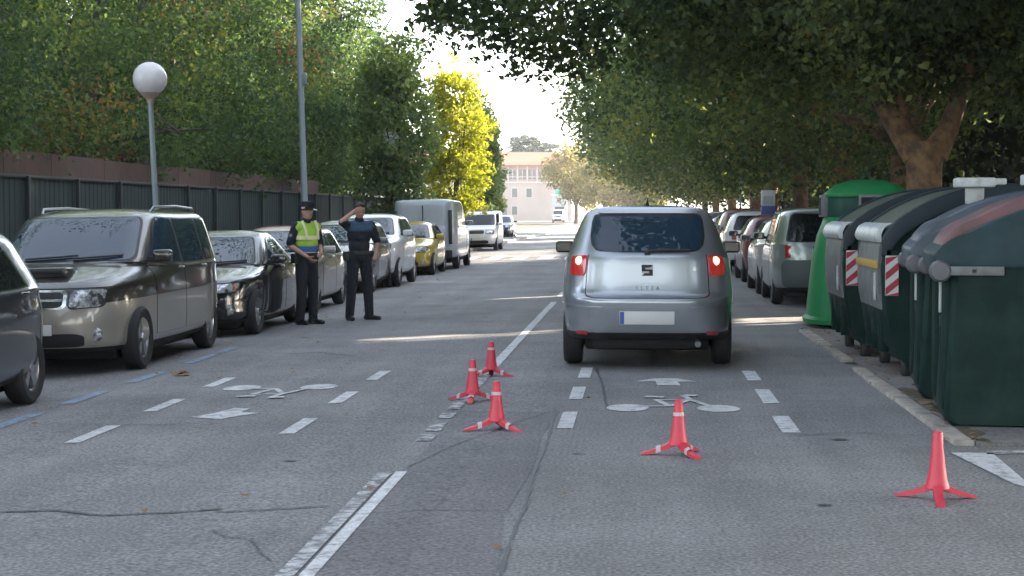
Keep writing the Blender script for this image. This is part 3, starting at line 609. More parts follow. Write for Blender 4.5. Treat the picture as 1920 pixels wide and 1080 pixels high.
# panel van seen from behind
g = G(856, 503); X = g[0] - .91
van, S = make_car('panel_van', 'pale blue grey panel van showing windowless rear doors', 'van', PANELVAN, PT['bluegrey'], (X + .1, g[1] + 1.3, float(zg(X))), math.pi, (1.05, 1.25, 1.13), wb=(-1.3, 1.3), rw=.33, side_y=((-1.0, -.35),), rear_glass=False); settle(van, math.pi)
for o in list(van.children):
    if o.name.split('.')[0] in ('taillight', 'number_plate') and (o.name.startswith('tail') or o.location.y > 0): bpy.data.objects.remove(o)
mb = MB(); yb = S.ring(4)[3][0] + .004
MB().box((-.008, yb - .06, .6), (.008, yb + .012, 1.9)).build('door_seam', M['under'], van)
for sg in (-1, 1):
    MB().box((sg * .8 - .05, yb - .12, .75), (sg * .8 + .05, yb + .03, 1.75), bev=.015).build('tail_lamp', mat('smoked_lamp', (.03, .028, .032), .3), van)
MB().box((-.85, yb, .36), (.85, yb + .07, .58), bev=.03).build('bumper', M['dark'], van)
g = G(932, 470); X = g[0] - .9
c, S = make_car('white_van', 'small white van facing us beyond the pale blue grey van', 'van', PANELVAN, PT['white'], (X, g[1] + 2.1, float(zg(X))), 0, (1, 1, .98), wb=(-1.35, 1.35), rw=.32, side_y=((-1.0, -.1),), detail=1); settle(c)
g = G(962, 449); X = g[0] - .9
c, S = make_car('parked_hatchback', 'small dark car parked farthest along the left row', 'car', SUV, PT['navy'], (X, g[1] + 2.2, float(zg(X))), 0, (1, 1, .98), wb=(-1.3, 1.3), detail=1); settle(c)
# right row, parked tail towards us
g = G(1447, 574); X0 = g[0]
c, S = make_car('parked_estate', 'grey green compact car beyond the green bottle bank, tail towards us', 'car', MINIVAN, PT['teal'], (X0 + .9, g[1] + 1.9, 0), math.pi, (.93, .86, .97), wb=(-1.3, 1.3), rw=.31, side_y=((-.8, .1), (.18, 1.0), (1.06, 1.7)))
mb = MB(); S.patch(mb, .7, 3.0, math.pi - math.atan(.93), math.pi + math.atan(.93), .012, 0, .12, 8, 20); mb.build('rear_bumper', mat('grey_bumper', (.07, .085, .09), .5), c, 50)
for i, (yy, rows, pm, sc, lb) in enumerate([(35.4, HATCH, 'pale', (.98, 1, .98), 'pale silver hatchback ahead of the grey green car on the right'), (41.2, HATCH, 'maroon', (1, 1, 1), 'maroon hatchback in the right row, halfway along'),
        (47.0, SUV, 'white', (1, 1, 1.0), 'white crossover in the right row beyond the maroon car'), (53.0, SUV, 'maroon', (1, 1, 1.05), 'dark red crossover in the right row under the trees'), (59, HATCH, 'black', (1, 1, 1), 'black hatchback farthest along the right row'), (30 + 36, SUV, 'navy', (1, 1, 1), 'dark navy crossover parked in shade far along the right row')]):
    make_car('parked_hatchback' if rows is HATCH else 'parked_crossover', lb, 'car', rows, PT[pm], (X0 + .9 + (.05 if i % 2 else -.03), yy + (0.0), 0), math.pi, sc, wb=(-1.29, 1.29), detail=2 if i < 2 else 1)
g = P(1049, 414, 300)
c, S = make_car('white_van', 'tiny pale van crossing at the far end of the street', 'van', PANELVAN, PT['pale'], (g[0], 296.5, 0), 0, (1.1, 1.1, 1.2), wb=(-1.35, 1.35), rw=.32, side_y=((-1.0, -.1),), detail=1, group='moving cars')

# ------------------------------------------------------------------ the silver hatchback stopped in our lane
gt = G(1216, 687)
hx = P(1216, 600, 17.4)[0]; rearY = 17.35
c, S = make_car('stopped_car', 'silver hatchback stopped in the right lane with its tail lamps lit', 'car', ALTEA, PT['silver'], (hx, rearY + 2.15, 0), math.pi + R(-.4), (1, 1, 1), wb=(-1.28, 1.30), rw=.32, side_y=((-.55, .38), (.46, 1.35)), glass='glass_blue', group='moving cars', rear_glass=False)
for o in list(c.children):
    if o.name.split('.')[0] in ('taillight', 'number_plate'): bpy.data.objects.remove(o)
at = math.atan
# tailgate with its window, seam, badge, letters, wiper
mb = MB(); S.patch(mb, 3.28, 5.99, math.pi - at(.725), math.pi + at(.725), .0015, 0, .16, 14, 24, False, bow=(.0, 0)); mb.build('tailgate_seam', M['under'], c, 60)
mb = MB(); S.patch(mb, 3.34, 5.985, math.pi - at(.71), math.pi + at(.71), .006, 0, .16, 26, 30); tg = mb.build('tailgate', PT['silver'], c, 60)
mb = MB(); HWX = [5.84, 5.96, 6.03, 6.12, 6.25, 6.45, 6.75, 6.92, 7.0]; HWY = [.27, .40, .47, .525, .57, .592, .582, .56, .52]; bowl = lambda k: (lambda t: (np.interp(t, HWX, HWY) - (.80 - k)) / S.ring(t)[5][0]); S.patch(mb, 5.86, 6.98, lambda t: math.pi - at(bowl(.80)(t)), lambda t: math.pi + at(bowl(.80)(t)), .008, 1, 0, 34, 30, bow=(-.03, .0)); S.patch(mb, 5.91, 6.86, lambda t: math.pi - at(bowl(.775)(t)), lambda t: math.pi + at(bowl(.775)(t)), .011, 0, 0, 34, 30, bow=(-.03, .0)); mb.build('rear_window', [M['glass_blue'], M['dark']], c, 60)
for sg in (-1, 1):
    m1 = MB(); S.patch(m1, 4.47, 5.22, lambda t: sg * (math.pi - at(.735)), lambda t: S.phy(t, S.ring(t)[3][0] - .22 - .05 * (5.0 - t), sg)[0], .012, 0, .3, 10, 14); tl = m1.build('taillight', M['lit_red'], c, 60)
    m1 = MB(); q = S.pt(np.array([4.82]), np.array([sg * (math.pi - at(.84))]))[0]; n = S.nrm(np.array([4.82]), np.array([sg * (math.pi - at(.84))]))[0]
    ms = MB().lathe([(.001, .012), (.03, .009), (.045, 0)], 20, 'y', (0, 0, 0)); bl = ms.build('bulb', M['lit_white'], tl, 60); bl.location = tuple(q + n * .013); bl.rotation_euler = (0, 0, -sg * .35)
    m1 = MB(); S.patch(m1, 1.0, 1.28, lambda t: sg * (math.pi - at(.70)), lambda t: sg * (math.pi - at(.86)), .016, 0, .3, 5, 6); m1.build('reflector', M['lamp_red'], c, 60)
m1 = MB(); S.patch(m1, .25, 1.16, math.pi - at(1.6), math.pi + at(1.6), .009, 0, .05, 8, 30); m1.build('rear_valance', M['dark'], c, 60)
for t0, t1 in ((2.55, 2.62),):
    for sg in (-1, 1): m1 = MB(); S.patch(m1, t0, t1, lambda t: sg * (math.pi - at(.5)), lambda t: sg * (math.pi - at(1.5)), .010, 0, .4, 3, 16); m1.build('bumper_moulding', PT['silver'], c, 60)
m1 = MB(); S.patch(m1, 1.5, 2.6, math.pi - at(.44), math.pi + at(.44), .003, 0, .1, 6, 10); m1.build('plate_recess', PT['silver'], c, 60)
plate(c, S.ring(2)[3][0] + .016, .52, .54, .13, 1)
yb = lambda t, xn=0: S.pt(np.array([t]), np.array([math.pi - at(xn)]))[0]
q = yb(4.6); bd_ = MB(); M['badge'] = M['chrome']
bd_.prism([(-.055, -.055), (.055, -.055), (.055, .055), (-.055, .055)], 0, .006, m=1)
# the emblem: a slanted S built of two hooked bars
for sgn in (1, -1): bd_.prism([(-sgn * a, sgn * b) for a, b in ((-.055, .055), (.055, .055), (.03, .03), (-.02, .03), (-.02, .008), (.05, .008), (.05, -.016), (-.055, -.016) if False else (.03, -.006), (-.055, -.006))], .0065, .016, m=0)
e = bd_.build('emblem', [mat('emblem_grey', (.10, .10, .11), .3, .6), mat('emblem_silver', (.62, .63, .65), .45, .2)], tg, 30); e.location = (0, q[1] + .008, q[2]); e.rotation_euler = (-.17, 0, 0)
cu = bpy.data.curves.new('model_letters', 'FONT'); cu.body = 'ALTEA'; cu.size = .055; cu.space_character = 1.75; cu.align_x = 'CENTER'; cu.extrude = .004
to = bpy.data.objects.new('model_letters', cu); C.objects.link(to); dg = bpy.context.evaluated_depsgraph_get(); dg.update()
me = bpy.data.meshes.new_from_object(to.evaluated_get(dg)); bpy.data.objects.remove(to); me.materials.clear(); me.materials.append(M['chrome'])
to = bpy.data.objects.new('model_letters', me); C.objects.link(to); to.parent = tg; q = yb(4.22); to.location = (0, q[1] + .012, q[2] - .02); to.rotation_euler = (math.pi / 2 - .15, 0, math.pi)
pa, pb = yb(5.93, -.02), yb(6.02, -.52); off = np.array([0, .03, .012])
MB().tube([pa + off, yb(6.03, -.25) + off, pb + off], .014, 8).build('rear_wiper', M['dark'], c)
MB().box((-.03, -.03, -.02), (.03, .03, .02), bev=.01).build('wiper_hub', M['dark'], c).location = tuple(yb(5.9) + np.array([0, .012, 0]))
an = MB().tube([(0, 0, 0), (0, .05, .05), (0, .09, .07)], [.02, .012, .006], 8).build('aerial', M['dark'], c); an.location = (0, 1.35, 1.62)
lo = MB().lathe([(.001, .004), (.018, .004), (.018, 0)], 16, 'y').build('tailgate_lock', M['chrome'], tg); q = yb(4.62, -.55); lo.location = tuple(q + np.array([0, .01, 0]))
m1 = MB(); S.patch(m1, 6.98, 7.9, math.pi - at(.80), math.pi + at(.80), .022, 0, .12, 6, 20); m1.build('roof_spoiler', PT['silver'], c, 60)
MB().tube([(-.5, 2.02, .28), (-.5, 2.13, .26)], .03, 12).build('exhaust_pipe', M['alloy'], c)
MB().box((-.62, 1.0, .17), (.62, 1.2, .30), bev=.03).build('axle_shade_box', M['under'], c); MB().box((-.5, 1.62, .19), (.55, 1.98, .33), bev=.06).build('silencer_shade_box', M['under'], c); MB().box((-.6, -1.6, .17), (.6, .9, .27), bev=.03).build('underbody_shade_box', M['under'], c)  # underside boxes added to keep the gap below the car dark
for o in list(c.children):
    if o.name.split('.')[0] == 'mirror': o.data.materials[0] = M['dark']
# ------------------------------------------------------------------ containers
PL = dict(body=mat('dark_green_plastic', (.0045, .019, .0165), .55, spec=.15, var=(3.5, (.013, .034, .030), .42, .72), bump=(90, .05)), teal=mat('teal_lid_plastic', (.013, .034, .041), .5, spec=.25, var=(3, (.024, .054, .063), .4, .7)),
    blue=mat('blue_grey_lid', (.065, .085, .115), .45, var=(3, (.05, .066, .09), .4, .7)), red=mat('faded_red_lid', (.17, .075, .08), .5, var=(4, (.12, .06, .065), .35, .65)),
    grey=mat('container_grey', (.17, .18, .19), .5, var=(6, (.09, .10, .095), .4, .7)), pale=mat('pale_flap', (.52, .55, .56), .4, var=(9, (.3, .32, .32), .45, .7)), olive=mat('olive_slats', (.065, .078, .045), .5, var=(5, (.04, .055, .04), .4, .65)),
    yellow=mat('ochre_strip', (.42, .27, .06), .55), lidedge=mat('dark_blue_arm', (.012, .024, .034), .42, spec=.3), white=mat('sticker_white', (.6, .6, .6), .5), redst=mat('sticker_red', (.36, .03, .05), .5), green=mat('bottle_bank_green', (.015, .17, .05), .5, spec=.25, var=(2, (.014, .17, .06), .35, .65)), dgreen=mat('bottle_bank_collar', (.010, .05, .036), .5, spec=.25))
def ease(pts, n=5):
    A = np.array(pts, float); return pchip(A, np.linspace(0, len(A) - 1, (len(A) - 1) * n + 1))
def profile_solid(prof, zb, y0, y1, inset=.03):   # open profile closed down at zb, rounded off at both ends
    q = [(p[0], p[1]) for p in prof] + [(prof[-1][0], zb), (prof[0][0], zb)]
    mb = MB(); c = np.mean(q, 0); rings = []
    for y, s in ((y0, inset), (y0 + inset * .3, inset * .35), (y0 + inset, 0), (y1 - inset, 0), (y1 - inset * .3, inset * .35), (y1, inset)):
        rings.append([(a + (c[0] - a) / max(abs(c[0] - a), .12) * min(s, abs(c[0] - a)), y, b + (c[1] - b) / max(abs(c[1] - b), .12) * min(s, abs(c[1] - b))) for a, b in q])
    mb.grid(np.array(rings), 0, True); n = len(q); mb.f += [tuple(range(n)), tuple(range(5 * n, 6 * n))]; mb.m += [0, 0]; return mb
def waste_bin(label, X, Y, lid, panel, L=1.45, bracket=None):
    t = thing('rubbish_container', label, 'container', (X, Y, .03), R(-6), 'rubbish containers in the kerbside bay'); D = 1.42
    mb = MB(); q = [(.14, .06), (.20, .0), (D - .1, .0), (D, .08), (D + .02, 1.12), (.19, 1.12)]
    rings = []
    for y, s in ((0, .05), (.02, .015), (.06, 0), (L - .06, 0), (L - .02, .015), (L, .05)): rings.append([(a + (s if a < .7 else -s), y, b + (s * .5 if b < .5 else 0)) for a, b in q])
    mb.grid(np.array(rings), 0, True); mb.f += [tuple(range(6)), tuple(range(30, 36))]; mb.m += [0, 0]; mb.build('body', PL['body'], t, 30, bev=.012)
    for y in (.16, .36, L - .36, L - .16): MB().box((.125, y - .05, .1), (.22, y + .05, 1.08), bev=.025).build('rib', PL['body'], t)
    cheek = ease([(.06, 1.13), (.055, 1.21), (.12, 1.29), (.30, 1.39), (.52, 1.49), (.80, 1.58), (1.12, 1.63), (1.38, 1.60), (1.46, 1.45)])
    profile_solid(cheek, 1.12, -.02, L + .02, .03).build('lid', lid, t, 50)
    pan = ease([(.10, 1.27), (.15, 1.375), (.33, 1.505), (.56, 1.62), (.85, 1.71), (1.13, 1.75), (1.36, 1.70)]); pan[:, 1] -= .03
    profile_solid(pan, 1.2, .13, L - .13, .04).build('lid_panel', panel, t, 50)
    for y, s in ((-.035, 1), (L + .035, -1)):
        MB().box((.16, y - .022, 1.08), (.54, y + .022, 1.145), bev=.006).build('lever_bar', PL['grey'], t)
        k = MB().lathe([(.001, -.05), (.062, -.045), (.078, -.02), (.078, .03)], 24, 'y').build('pivot_cap', M['greycap'], t); k.location = (.10, y, 1.11)
        MB().box((.32, y - .027, 1.1), (.35, y + .027, 1.125), bev=.004).build('bolt', M['dark'], t)
    MB().box((.112, .26, .80), (.135, .29, 1.06), bev=.004).build('handle_strip', PL['pale'], t)
    MB().box((.118, .23, .7), (.135, .3, .78), bev=.01).build('lock', M['dark'], t)
    if bracket:
        x, z = bracket; b = MB(); b.box((x - .03, L * .5 - .06, 1.6), (x + .12, L * .5 + .06, z - .08), bev=.01); b.box((x - .12, L * .5 - .2, z - .08), (x + .2, L * .5 + .2, z), bev=.012); b.box((x + .2, L * .5 - .1, z - .06), (x + .3, L * .5 + .1, z - .005), bev=.012)
        b.build('lifting_bracket', PL['pale'], t)
    return t
M['greycap'] = mat('grey_cap', (.10, .10, .115), .5)
BX = 2.13
waste_bin('nearest dark green rubbish container with a faded red lid panel', BX - .08, 12.72, PL['teal'], PL['red'], 1.42, (.86, 1.81))
waste_bin('dark green rubbish container with a blue grey lid, second nearest', BX + .03, 14.55, PL['blue'], PL['blue'], 1.5, (.58, 1.82))
def curved_bin(label, X, Y, strip, L=1.85):
    t = thing('recycling_container', label, 'container', (X, Y, .03), 0, 'rubbish containers in the kerbside bay'); D = 1.5
    q = [(.20, .13), (.07, .30), (.02, .62), (.0, 1.0), (.02, 1.16), (D, 1.16), (D - .05, .3), (D - .18, .13)]
    rings = []
    for y, s in ((0, .03), (.03, 0), (L - .03, 0), (L, .03)): rings.append([(a + (s if a < .7 else -s), y, b) for a, b in q])
    mb = MB(); mb.grid(np.array(rings), 0, True); mb.f += [tuple(range(8)), tuple(range(24, 32))]; mb.m += [0, 0]; mb.build('body', PL['body'], t, 30, bev=.02)
    # grey front shield, its flap, coloured strip
    fp = ease([(.008, .62), (-.022, .8), (-.028, 1.0), (-.012, 1.2), (.02, 1.3)], 4); rr = [[(a, y, b) for a, b in fp] for y in (.2, L - .15)]
    back = [[(a + .04, y, b) for a, b in fp] for y in (.2, L - .15)]
    mb = MB(); mb.grid(np.array([back[0], rr[0], rr[1], back[1]])); mb.build('front_panel', PL['grey'], t, 40)
    fl = ease([(-.03, 1.25), (-.055, 1.30), (-.02, 1.39), (.05, 1.43)], 4); mb = MB(); mb.grid(np.array([[(a + .05, y, b) for a, b in fl] if k else [(a, y, b) for a, b in fl] for y, k in ((.15, 1), (.16, 0), (L - .12, 0), (L - .11, 1))])); mb.build('flap', PL['pale'], t, 50)
    if strip: MB().box((-.045, .18, 1.0), (-.02, L - .14, 1.075), bev=.006).build('colour_strip', PL['yellow'], t)
    MB().box((-.04, .34, .70), (-.022, .40, .96), bev=.004).build('handle_strip', PL['pale'], t)
    for y in (.5, .95, 1.4): MB().box((.02, y - .02, .2), (.12, y + .02, .62), bev=.012).build('rib', PL['body'], t)
    arm = ease([(-.01, 1.14), (.0, 1.28), (.09, 1.42), (.25, 1.54), (.48, 1.66), (.78, 1.76), (1.1, 1.80), (1.4, 1.74), (1.5, 1.5)]); low = [(a + (.0 if i < 4 else .02), b - .13 if i > 6 else b) for i, (a, b) in enumerate(arm)]
    for y in (0, L - .16):
        up, dn = np.array(arm), np.array(arm) * 1; dn[:, 1] = np.maximum(up[:, 1] - .15, 1.13); dn[:, 0] += .09 * np.exp(-np.linspace(0, 3, len(up)))
        mb = MB(); mb.grid(np.array([[(a, y, b) for a, b in dn], [(a, y + .0, b) for a, b in up], [(a, y + .16, b) for a, b in up], [(a, y + .16, b) for a, b in dn], [(a, y, b) for a, b in dn]])); mb.build('lid_arm', PL['lidedge'], t, 45, bev=.012)
        inner = [(a, b - .02) for a, b in up] + [(1.5, 1.14), (.06, 1.14)]
        MB().prism(inner, y + .05, y + .11, 'y').build('side_cheek', PL['body'], t)
    for i in range(7):
        y = .2 + i * (L - .5) / 6; sl = np.array(arm)[8:]; mb = MB(); g = [[(a, y, b - .035) for a, b in sl], [(a, y + .02, b - .02) for a, b in sl], [(a, y + .13, b - .02) for a, b in sl], [(a, y + .15, b - .035) for a, b in sl]]; mb.grid(np.array(g)); mb.build('lid_slat', PL['olive'], t, 40)
    sl = np.array(arm)[6:]; mb = MB(); mb.grid(np.array([[(a, .1, b - .06) for a, b in sl], [(a, L - .1, b - .06) for a, b in sl]])); mb.build('lid_sheet', PL['body'], t, 40)
    pts = [MB(), MB()]; w, h = .12, .37; ch = MB(); ch.box((.015, -.018, .76), (.015 + w, -.004, .76 + h), 0)
    for k in range(-1, 4):                    # red and white warning stripes
        z0 = .76 + k * .14; poly = [(.016, z0), (.014 + w, z0 + .1), (.014 + w, z0 + .17), (.016, z0 + .07)]
        cl = [(a, min(max(b, .762), .758 + h)) for a, b in poly]
        if max(b for a, b in cl) - min(b for a, b in cl) > .01: ch.add([(a, -.0205, b) for a, b in cl], [(0, 1, 2, 3)], 1)
    ch.build('warning_plate', [PL['white'], PL['redst']], t, recalc=False)
    for x in (.25, D - .25):
        for y in (.2, L - .2): MB().box((x - .05, y - .06, .0), (x + .05, y + .06, .15), bev=.015).build('foot', M['dark'], t)
    MB().box((.45, L * .3, 1.62), (.62, L * .3 + .5, 1.66)).build('hinge_plate', PL['grey'], t) if False else None
    return t
curved_bin('curved lid container with an ochre strip and red white warning plate', 2.27, 16.45, True)
curved_bin('curved lid container with grey front beside the green bottle bank', 2.18, 18.75, False, 1.8)
# bottle bank
t = thing('bottle_bank', 'bright green tapered glass bottle bank behind the dark containers', 'bottle bank', (3.12, 24.4, 0))
def sq_lathe(prof, n=48, e=3.0):
    rows = []
    for r, z in prof: rows.append([(r * math.cos(a) / (abs(math.cos(a))**e + abs(math.sin(a))**e)**(1/e), r * math.sin(a) / (abs(math.cos(a))**e + abs(math.sin(a))**e)**(1/e), z) for a in np.linspace(0, 2 * math.pi, n, endpoint=False)])
    return np.array(rows)
MB().grid(sq_lathe([(.70, .04), (.83, .06), (.84, .12), (.79, .16), (.77, .4), (.72, .9), (.65, 1.25), (.56, 1.48), (.54, 1.5)]), 0, True).build('body', PL['green'], t, 40)
MB().grid(sq_lathe([(.54, 1.49), (.545, 1.5), (.535, 1.78), (.53, 1.79)]), 0, True).build('collar', PL['dgreen'], t, 40)
MB().grid(sq_lathe([(.56, 1.77), (.57, 1.79), (.55, 1.83), (.42, 1.94), (.22, 2.0), (.001, 2.01)]), 0, True).build('dome', PL['green'], t, 60)
for a, m_ in ((0, 0), (1, 0)):
    ang = math.pi + a * math.pi / 2
    f = MB(); f.box((.50, -.17, 1.50), (.62, .17, 1.80), 0, .012); f.box((.621, -.14, 1.525), (.624, .14, 1.765), 1)
    o = f.build('mouth', [PL['grey'], M['under']], t); o.rotation_euler = (0, 0, ang)
for k in range(4):
    a = math.pi / 4 + k * math.pi / 2; MB().tube([(.86 * math.cos(a) * 1.0, .86 * math.sin(a), .08), (.78 * math.cos(a) , .78 * math.sin(a), .9)], .03, 8).build('rib', PL['green'], t)
MB().tube([(-.05, 0, 1.99), (-.05, 0, 2.05), (0, 0, 2.08), (.05, 0, 2.05), (.05, 0, 1.99)], .014, 8).build('lifting_ring', PL['dgreen'], t)

# ------------------------------------------------------------------ folding red cones
M['cone'] = mat('red_cone_plastic', (.62, .045, .075), .42, var=(14, (.5, .035, .06), .45, .75)); M['cone_foot'] = mat('red_cone_foot', (.75, .10, .12), .42); M['cone_white'] = mat('reflective_white', (.55, .45, .47), .4, var=(30, (.5, .25, .28), .5, .75))
def make_cone(label, px, py, rot, h=.36, band=True, foot=True):
    g = G(px, py); t = thing('traffic_cone', label, 'cone', g, rot, 'small red folding cones set out on the road')
    prof = [(.066, .068), (.061, .085), (.051, .13), (.041, .20), (.031, .29), (.026, h - .012), (.02, h - .002), (.001, h)]
    MB().lathe([(.06, .062)] + prof, 28).build('cone_body', M['cone'], t, 50)
    if band: MB().lathe([(.030, .252), (.0372, .254), (.0345, .276), (.029, .278)], 28).build('reflective_band', M['cone_white'], t, 50)
    for k in range(3):
        a = k * 2 * math.pi / 3; c, s = math.cos(a), math.sin(a); q = lambda r, z, w: [(r * c - w * s, r * s + w * c, z), (r * c + w * s, r * s - w * c, z)]
        mb = MB(); rows = []
        for r, z, w, th in ((.03, .105, .026, .05), (.075, .070, .026, .034), (.13, .044, .023, .025), (.19, .027, .024, .021), (.232, .016, .024, .015), (.245, .008, .016, .007)):
            A, B = q(r, z, w); rows.append([A, (A[0], A[1], z - th * .3 if z - th > .003 else .004), (A[0], A[1], max(z - th, .002)), (B[0], B[1], max(z - th, .002)), (B[0], B[1], z - th * .3 if z - th > .003 else .004), B, (r * c, r * s, z + .012 * (1 - r / .26))])
        mb.grid(np.array(rows), 0, True); n = 7; mb.f += [tuple(range(5 * n, 6 * n))]; mb.m.append(0)
        leg = mb.build('leg', M['cone'], t, 40)
        if band:
            w_ = MB(); rows = []
            for r, z in ((.115, .054), (.145, .044)):
                A, B = q(r, z, .0262); rows.append([(A[0], A[1], z - .03), A, (r * c, r * s, z + .012), B, (B[0], B[1], z - .03)])
            w_.grid(np.array(rows)).build('reflective_band', M['cone_white'], leg, 40)
    return t
make_cone('plain red cone without bands at the kerb, nearest the camera', 1757, 938, R(-95), .375, False)
make_cone('small red cone standing alone behind the silver car', 1272, 853, R(-60), .36, True)
make_cone('red white banded cone nearest the camera of the three by the centre line', 931, 806, R(-40), .355)
make_cone('leftmost banded cone standing on the centre line', 886, 752, R(-90), .35)
make_cone('farthest banded cone of the three by the centre line', 921, 705, R(-25), .335)

# ------------------------------------------------------------------ street lamps, tall pole, sign
M['opal'] = mat('opal_globe', (.72, .70, .72), .25, var=(3, (.62, .6, .63), .35, .6)); M['polegrey'] = mat('grey_pole_paint', (.20, .235, .25), .45, .3); M['rustcup'] = mat('lamp_cup', (.36, .27, .22), .5)
def globe_lamp(label, px, py, Y, lean):
    p = P(px, py, Y); t = thing('street_lamp', label, 'lamp', (p[0], Y, .0), 0, 'globe street lamps on the left pavement'); z = p[2]
    MB().tube([(lean * z, 0, 0), (lean * z * .82, 0, .9), (lean * z * .8, 0, .95), (0, 0, z - .22)], [.075, .075, .045, .04], 14).build('pole', M['polegrey'], t)
    MB().lathe([(.045, z - .36), (.055, z - .3), (.13, z - .235), (.15, z - .2), (.14, z - .19)], 24).build('cup', M['rustcup'], t)
    MB().lathe([(.252 * math.sin(a), z - .252 * math.cos(a)) for a in np.linspace(.35, math.pi - .001, 24)], 36).build('globe', M['opal'], t, 60)
    MB().lathe([(.001, z + .275), (.03, z + .27), (.035, z + .245)], 16).build('finial', M['dark'], t)
globe_lamp('round white globe lamp on a slim grey pole behind the minivan', 281, 148, 25.8, .035)
globe_lamp('distant white globe lamp half hidden in the left trees', 733, 262, 54.75, .02)
p = P(570, 372, 38); q = P(558, 0, 38); t = thing('lamp_post', 'tall slim grey post rising out of the frame on the left pavement', 'post', (p[0] + .06, 38, 0))
ln = (q[0] - p[0]) / (q[2] - p[2])
MB().tube([(0, 0, 0), (ln * 1.2, 0, 1.2), (ln * 1.25, 0, 1.25), (ln * 9, 0, 9)], [.11, .11, .075, .055], 14).build('pole', M['polegrey'], t)
MB().box((-.12, -.05, 4.6), (-.02, .05, 4.85), bev=.01).build('junction_box', M['polegrey'], t).location = (ln * 4.7 + .15, 0, -.25)
MB().tube([(ln * 9, 0, 9), (ln * 9 + .3, 0, 9.4), (ln * 9 + 1.6, 0, 9.6)], .04, 10).build('arm', M['polegrey'], t); MB().box((ln * 9 + 1.5, -.13, 9.52), (ln * 9 + 2.1, .13, 9.68), bev=.04).build('lantern', M['polegrey'], t)
p = P(1440, 400, 44); t = thing('parking_meter', 'white and blue panel standing on the right pavement beyond the cars', 'meter', (p[0], 44, .115))
zt = P(1440, 357, 44)[2] - .115; zb = P(1440, 403, 44)[2] - .115
MB().box((-.17, -.1, zb + .22), (.17, .1, zt), bev=.02).build('cabinet', mat('panel_white', (.55, .57, .6), .5), t); MB().box((-.17, -.104, zb - .02), (.17, .104, zb + .215), bev=.01).build('blue_panel', mat('panel_blue', (.06, .09, .30), .5), t)
MB().box((-.12, -.108, zt - .34), (.12, -.099, zt - .14)).build('screen', mat('panel_screen', (.35, .4, .45), .2), t)
MB().tube([(0, 0, 0), (0, 0, zb)], .07, 12).build('post', M['polegrey'], t)
p = P(1388, 395, 62); t = thing('sign_pole', 'thin grey sign pole on the right pavement under the trees', 'pole', (p[0], 62, .115)); MB().tube([(0, 0, 0), (0, 0, 3.4)], .035, 10).build('pole', M['polegrey'], t); MB().lathe([(.001, -.012), (.28, -.01), (.28, .01), (.001, .012)], 28, 'y', (0, -.05, 3.2)).build('sign_disc', M['polegrey'], t)

# ------------------------------------------------------------------ the two officers
M['skin'] = mat('skin', (.44, .25, .18), .55); M['hair'] = mat('dark_hair', (.02, .015, .012), .6); M['navycloth'] = mat('navy_cloth', (.010, .013, .021), .85, bump=(14, .8, .03)); M['bluecloth'] = mat('blue_cloth', (.035, .075, .135), .8)
M['hivis'] = mat('hi_vis', (.34, .56, .06), .6, bump=(12, .6, .02)); M['hivis_y'] = mat('reflective_tape', (.72, .68, .42), .4); M['vestblue'] = mat('vest_blue', (.03, .11, .32), .7); M['shoe'] = mat('black_shoe', (.012, .012, .013), .35); M['badge'] = mat('arm_badge', (.2, .2, .17), .6)
def capsule(mb, p0, p1, r0, r1, n=14, sx=None):
    p0, p1 = Vector(p0), Vector(p1); d = (p1 - p0); L = d.length or 1e-4; d.normalize(); path, rad = [], []
    for a in np.linspace(math.pi / 2, 0, 5): path.append(p0 - d * r0 * math.sin(a)); rad.append(max(r0 * math.cos(a), .0008))
    for a in np.linspace(0, math.pi / 2, 5): path.append(p1 + d * r1 * math.sin(a)); rad.append(max(r1 * math.cos(a), .0008))
    mb.tube(path, rad, n); return mb
def ball(mb, c, r, n=16):
    c = Vector(c); b = len(mb.v); rx, ry, rz = r if hasattr(r, '__len__') else (r, r, r)
    mb.grid(np.array([[(c.x + rx * max(math.sin(a), .002) * math.cos(t), c.y + ry * max(math.sin(a), .002) * math.sin(t), c.z - rz * math.cos(a)) for t in np.linspace(0, 2 * math.pi, n, endpoint=False)] for a in np.linspace(0, math.pi, 11)]), 0, True)
    mb.f += [tuple(b + k for k in range(n)), tuple(b + 10 * n + k for k in range(n))]; mb.m += [0, 0]; return mb
def fuse(mb, name, mt, parent, vox=.012, it=3):
    o = mb.build(name, mt, parent); r = o.modifiers.new('r', 'REMESH'); r.mode = 'VOXEL'; r.voxel_size = vox; r.use_smooth_shade = True
    s = o.modifiers.new('s', 'SMOOTH'); s.iterations = it; s.factor = .5; from_eval(o); o.data.set_sharp_from_angle(angle=R(80)); return o
def hand(mb, w, d, side, curl=.5, sc=1.0):  # palm at wrist w along d; five fingers
    w, d = Vector(w), Vector(d).normalized(); u = Vector(side).normalized(); u = (u - d * u.dot(d)).normalized(); nrm = d.cross(u)
    pe = w + d * .085 * sc
    for k, x in enumerate((-.03, -.01, .01, .03)): capsule(mb, w + u * x * .6, pe + u * x, .013, .0125, 8)
    for k, (x, l) in enumerate(((-.031, .065), (-.0105, .078), (.0105, .074), (.031, .058))):
        a = pe + u * x; d1 = (d + nrm * curl).normalized(); b = a + d1 * l * .55; d2 = (d + nrm * curl * 2.5).normalized(); capsule(mb, a, b, .0105, .0095, 8); capsule(mb, b, b + d2 * l * .45, .0095, .008, 8)
    tb = w + d * .02 - u * .025; tm = tb + (d * .6 - u * .8 + nrm * .3).normalized() * .045; capsule(mb, tb, tm, .013, .011, 8); capsule(mb, tm, tm + (d - u * .2 + nrm * .5).normalized() * .032, .011, .009, 8)
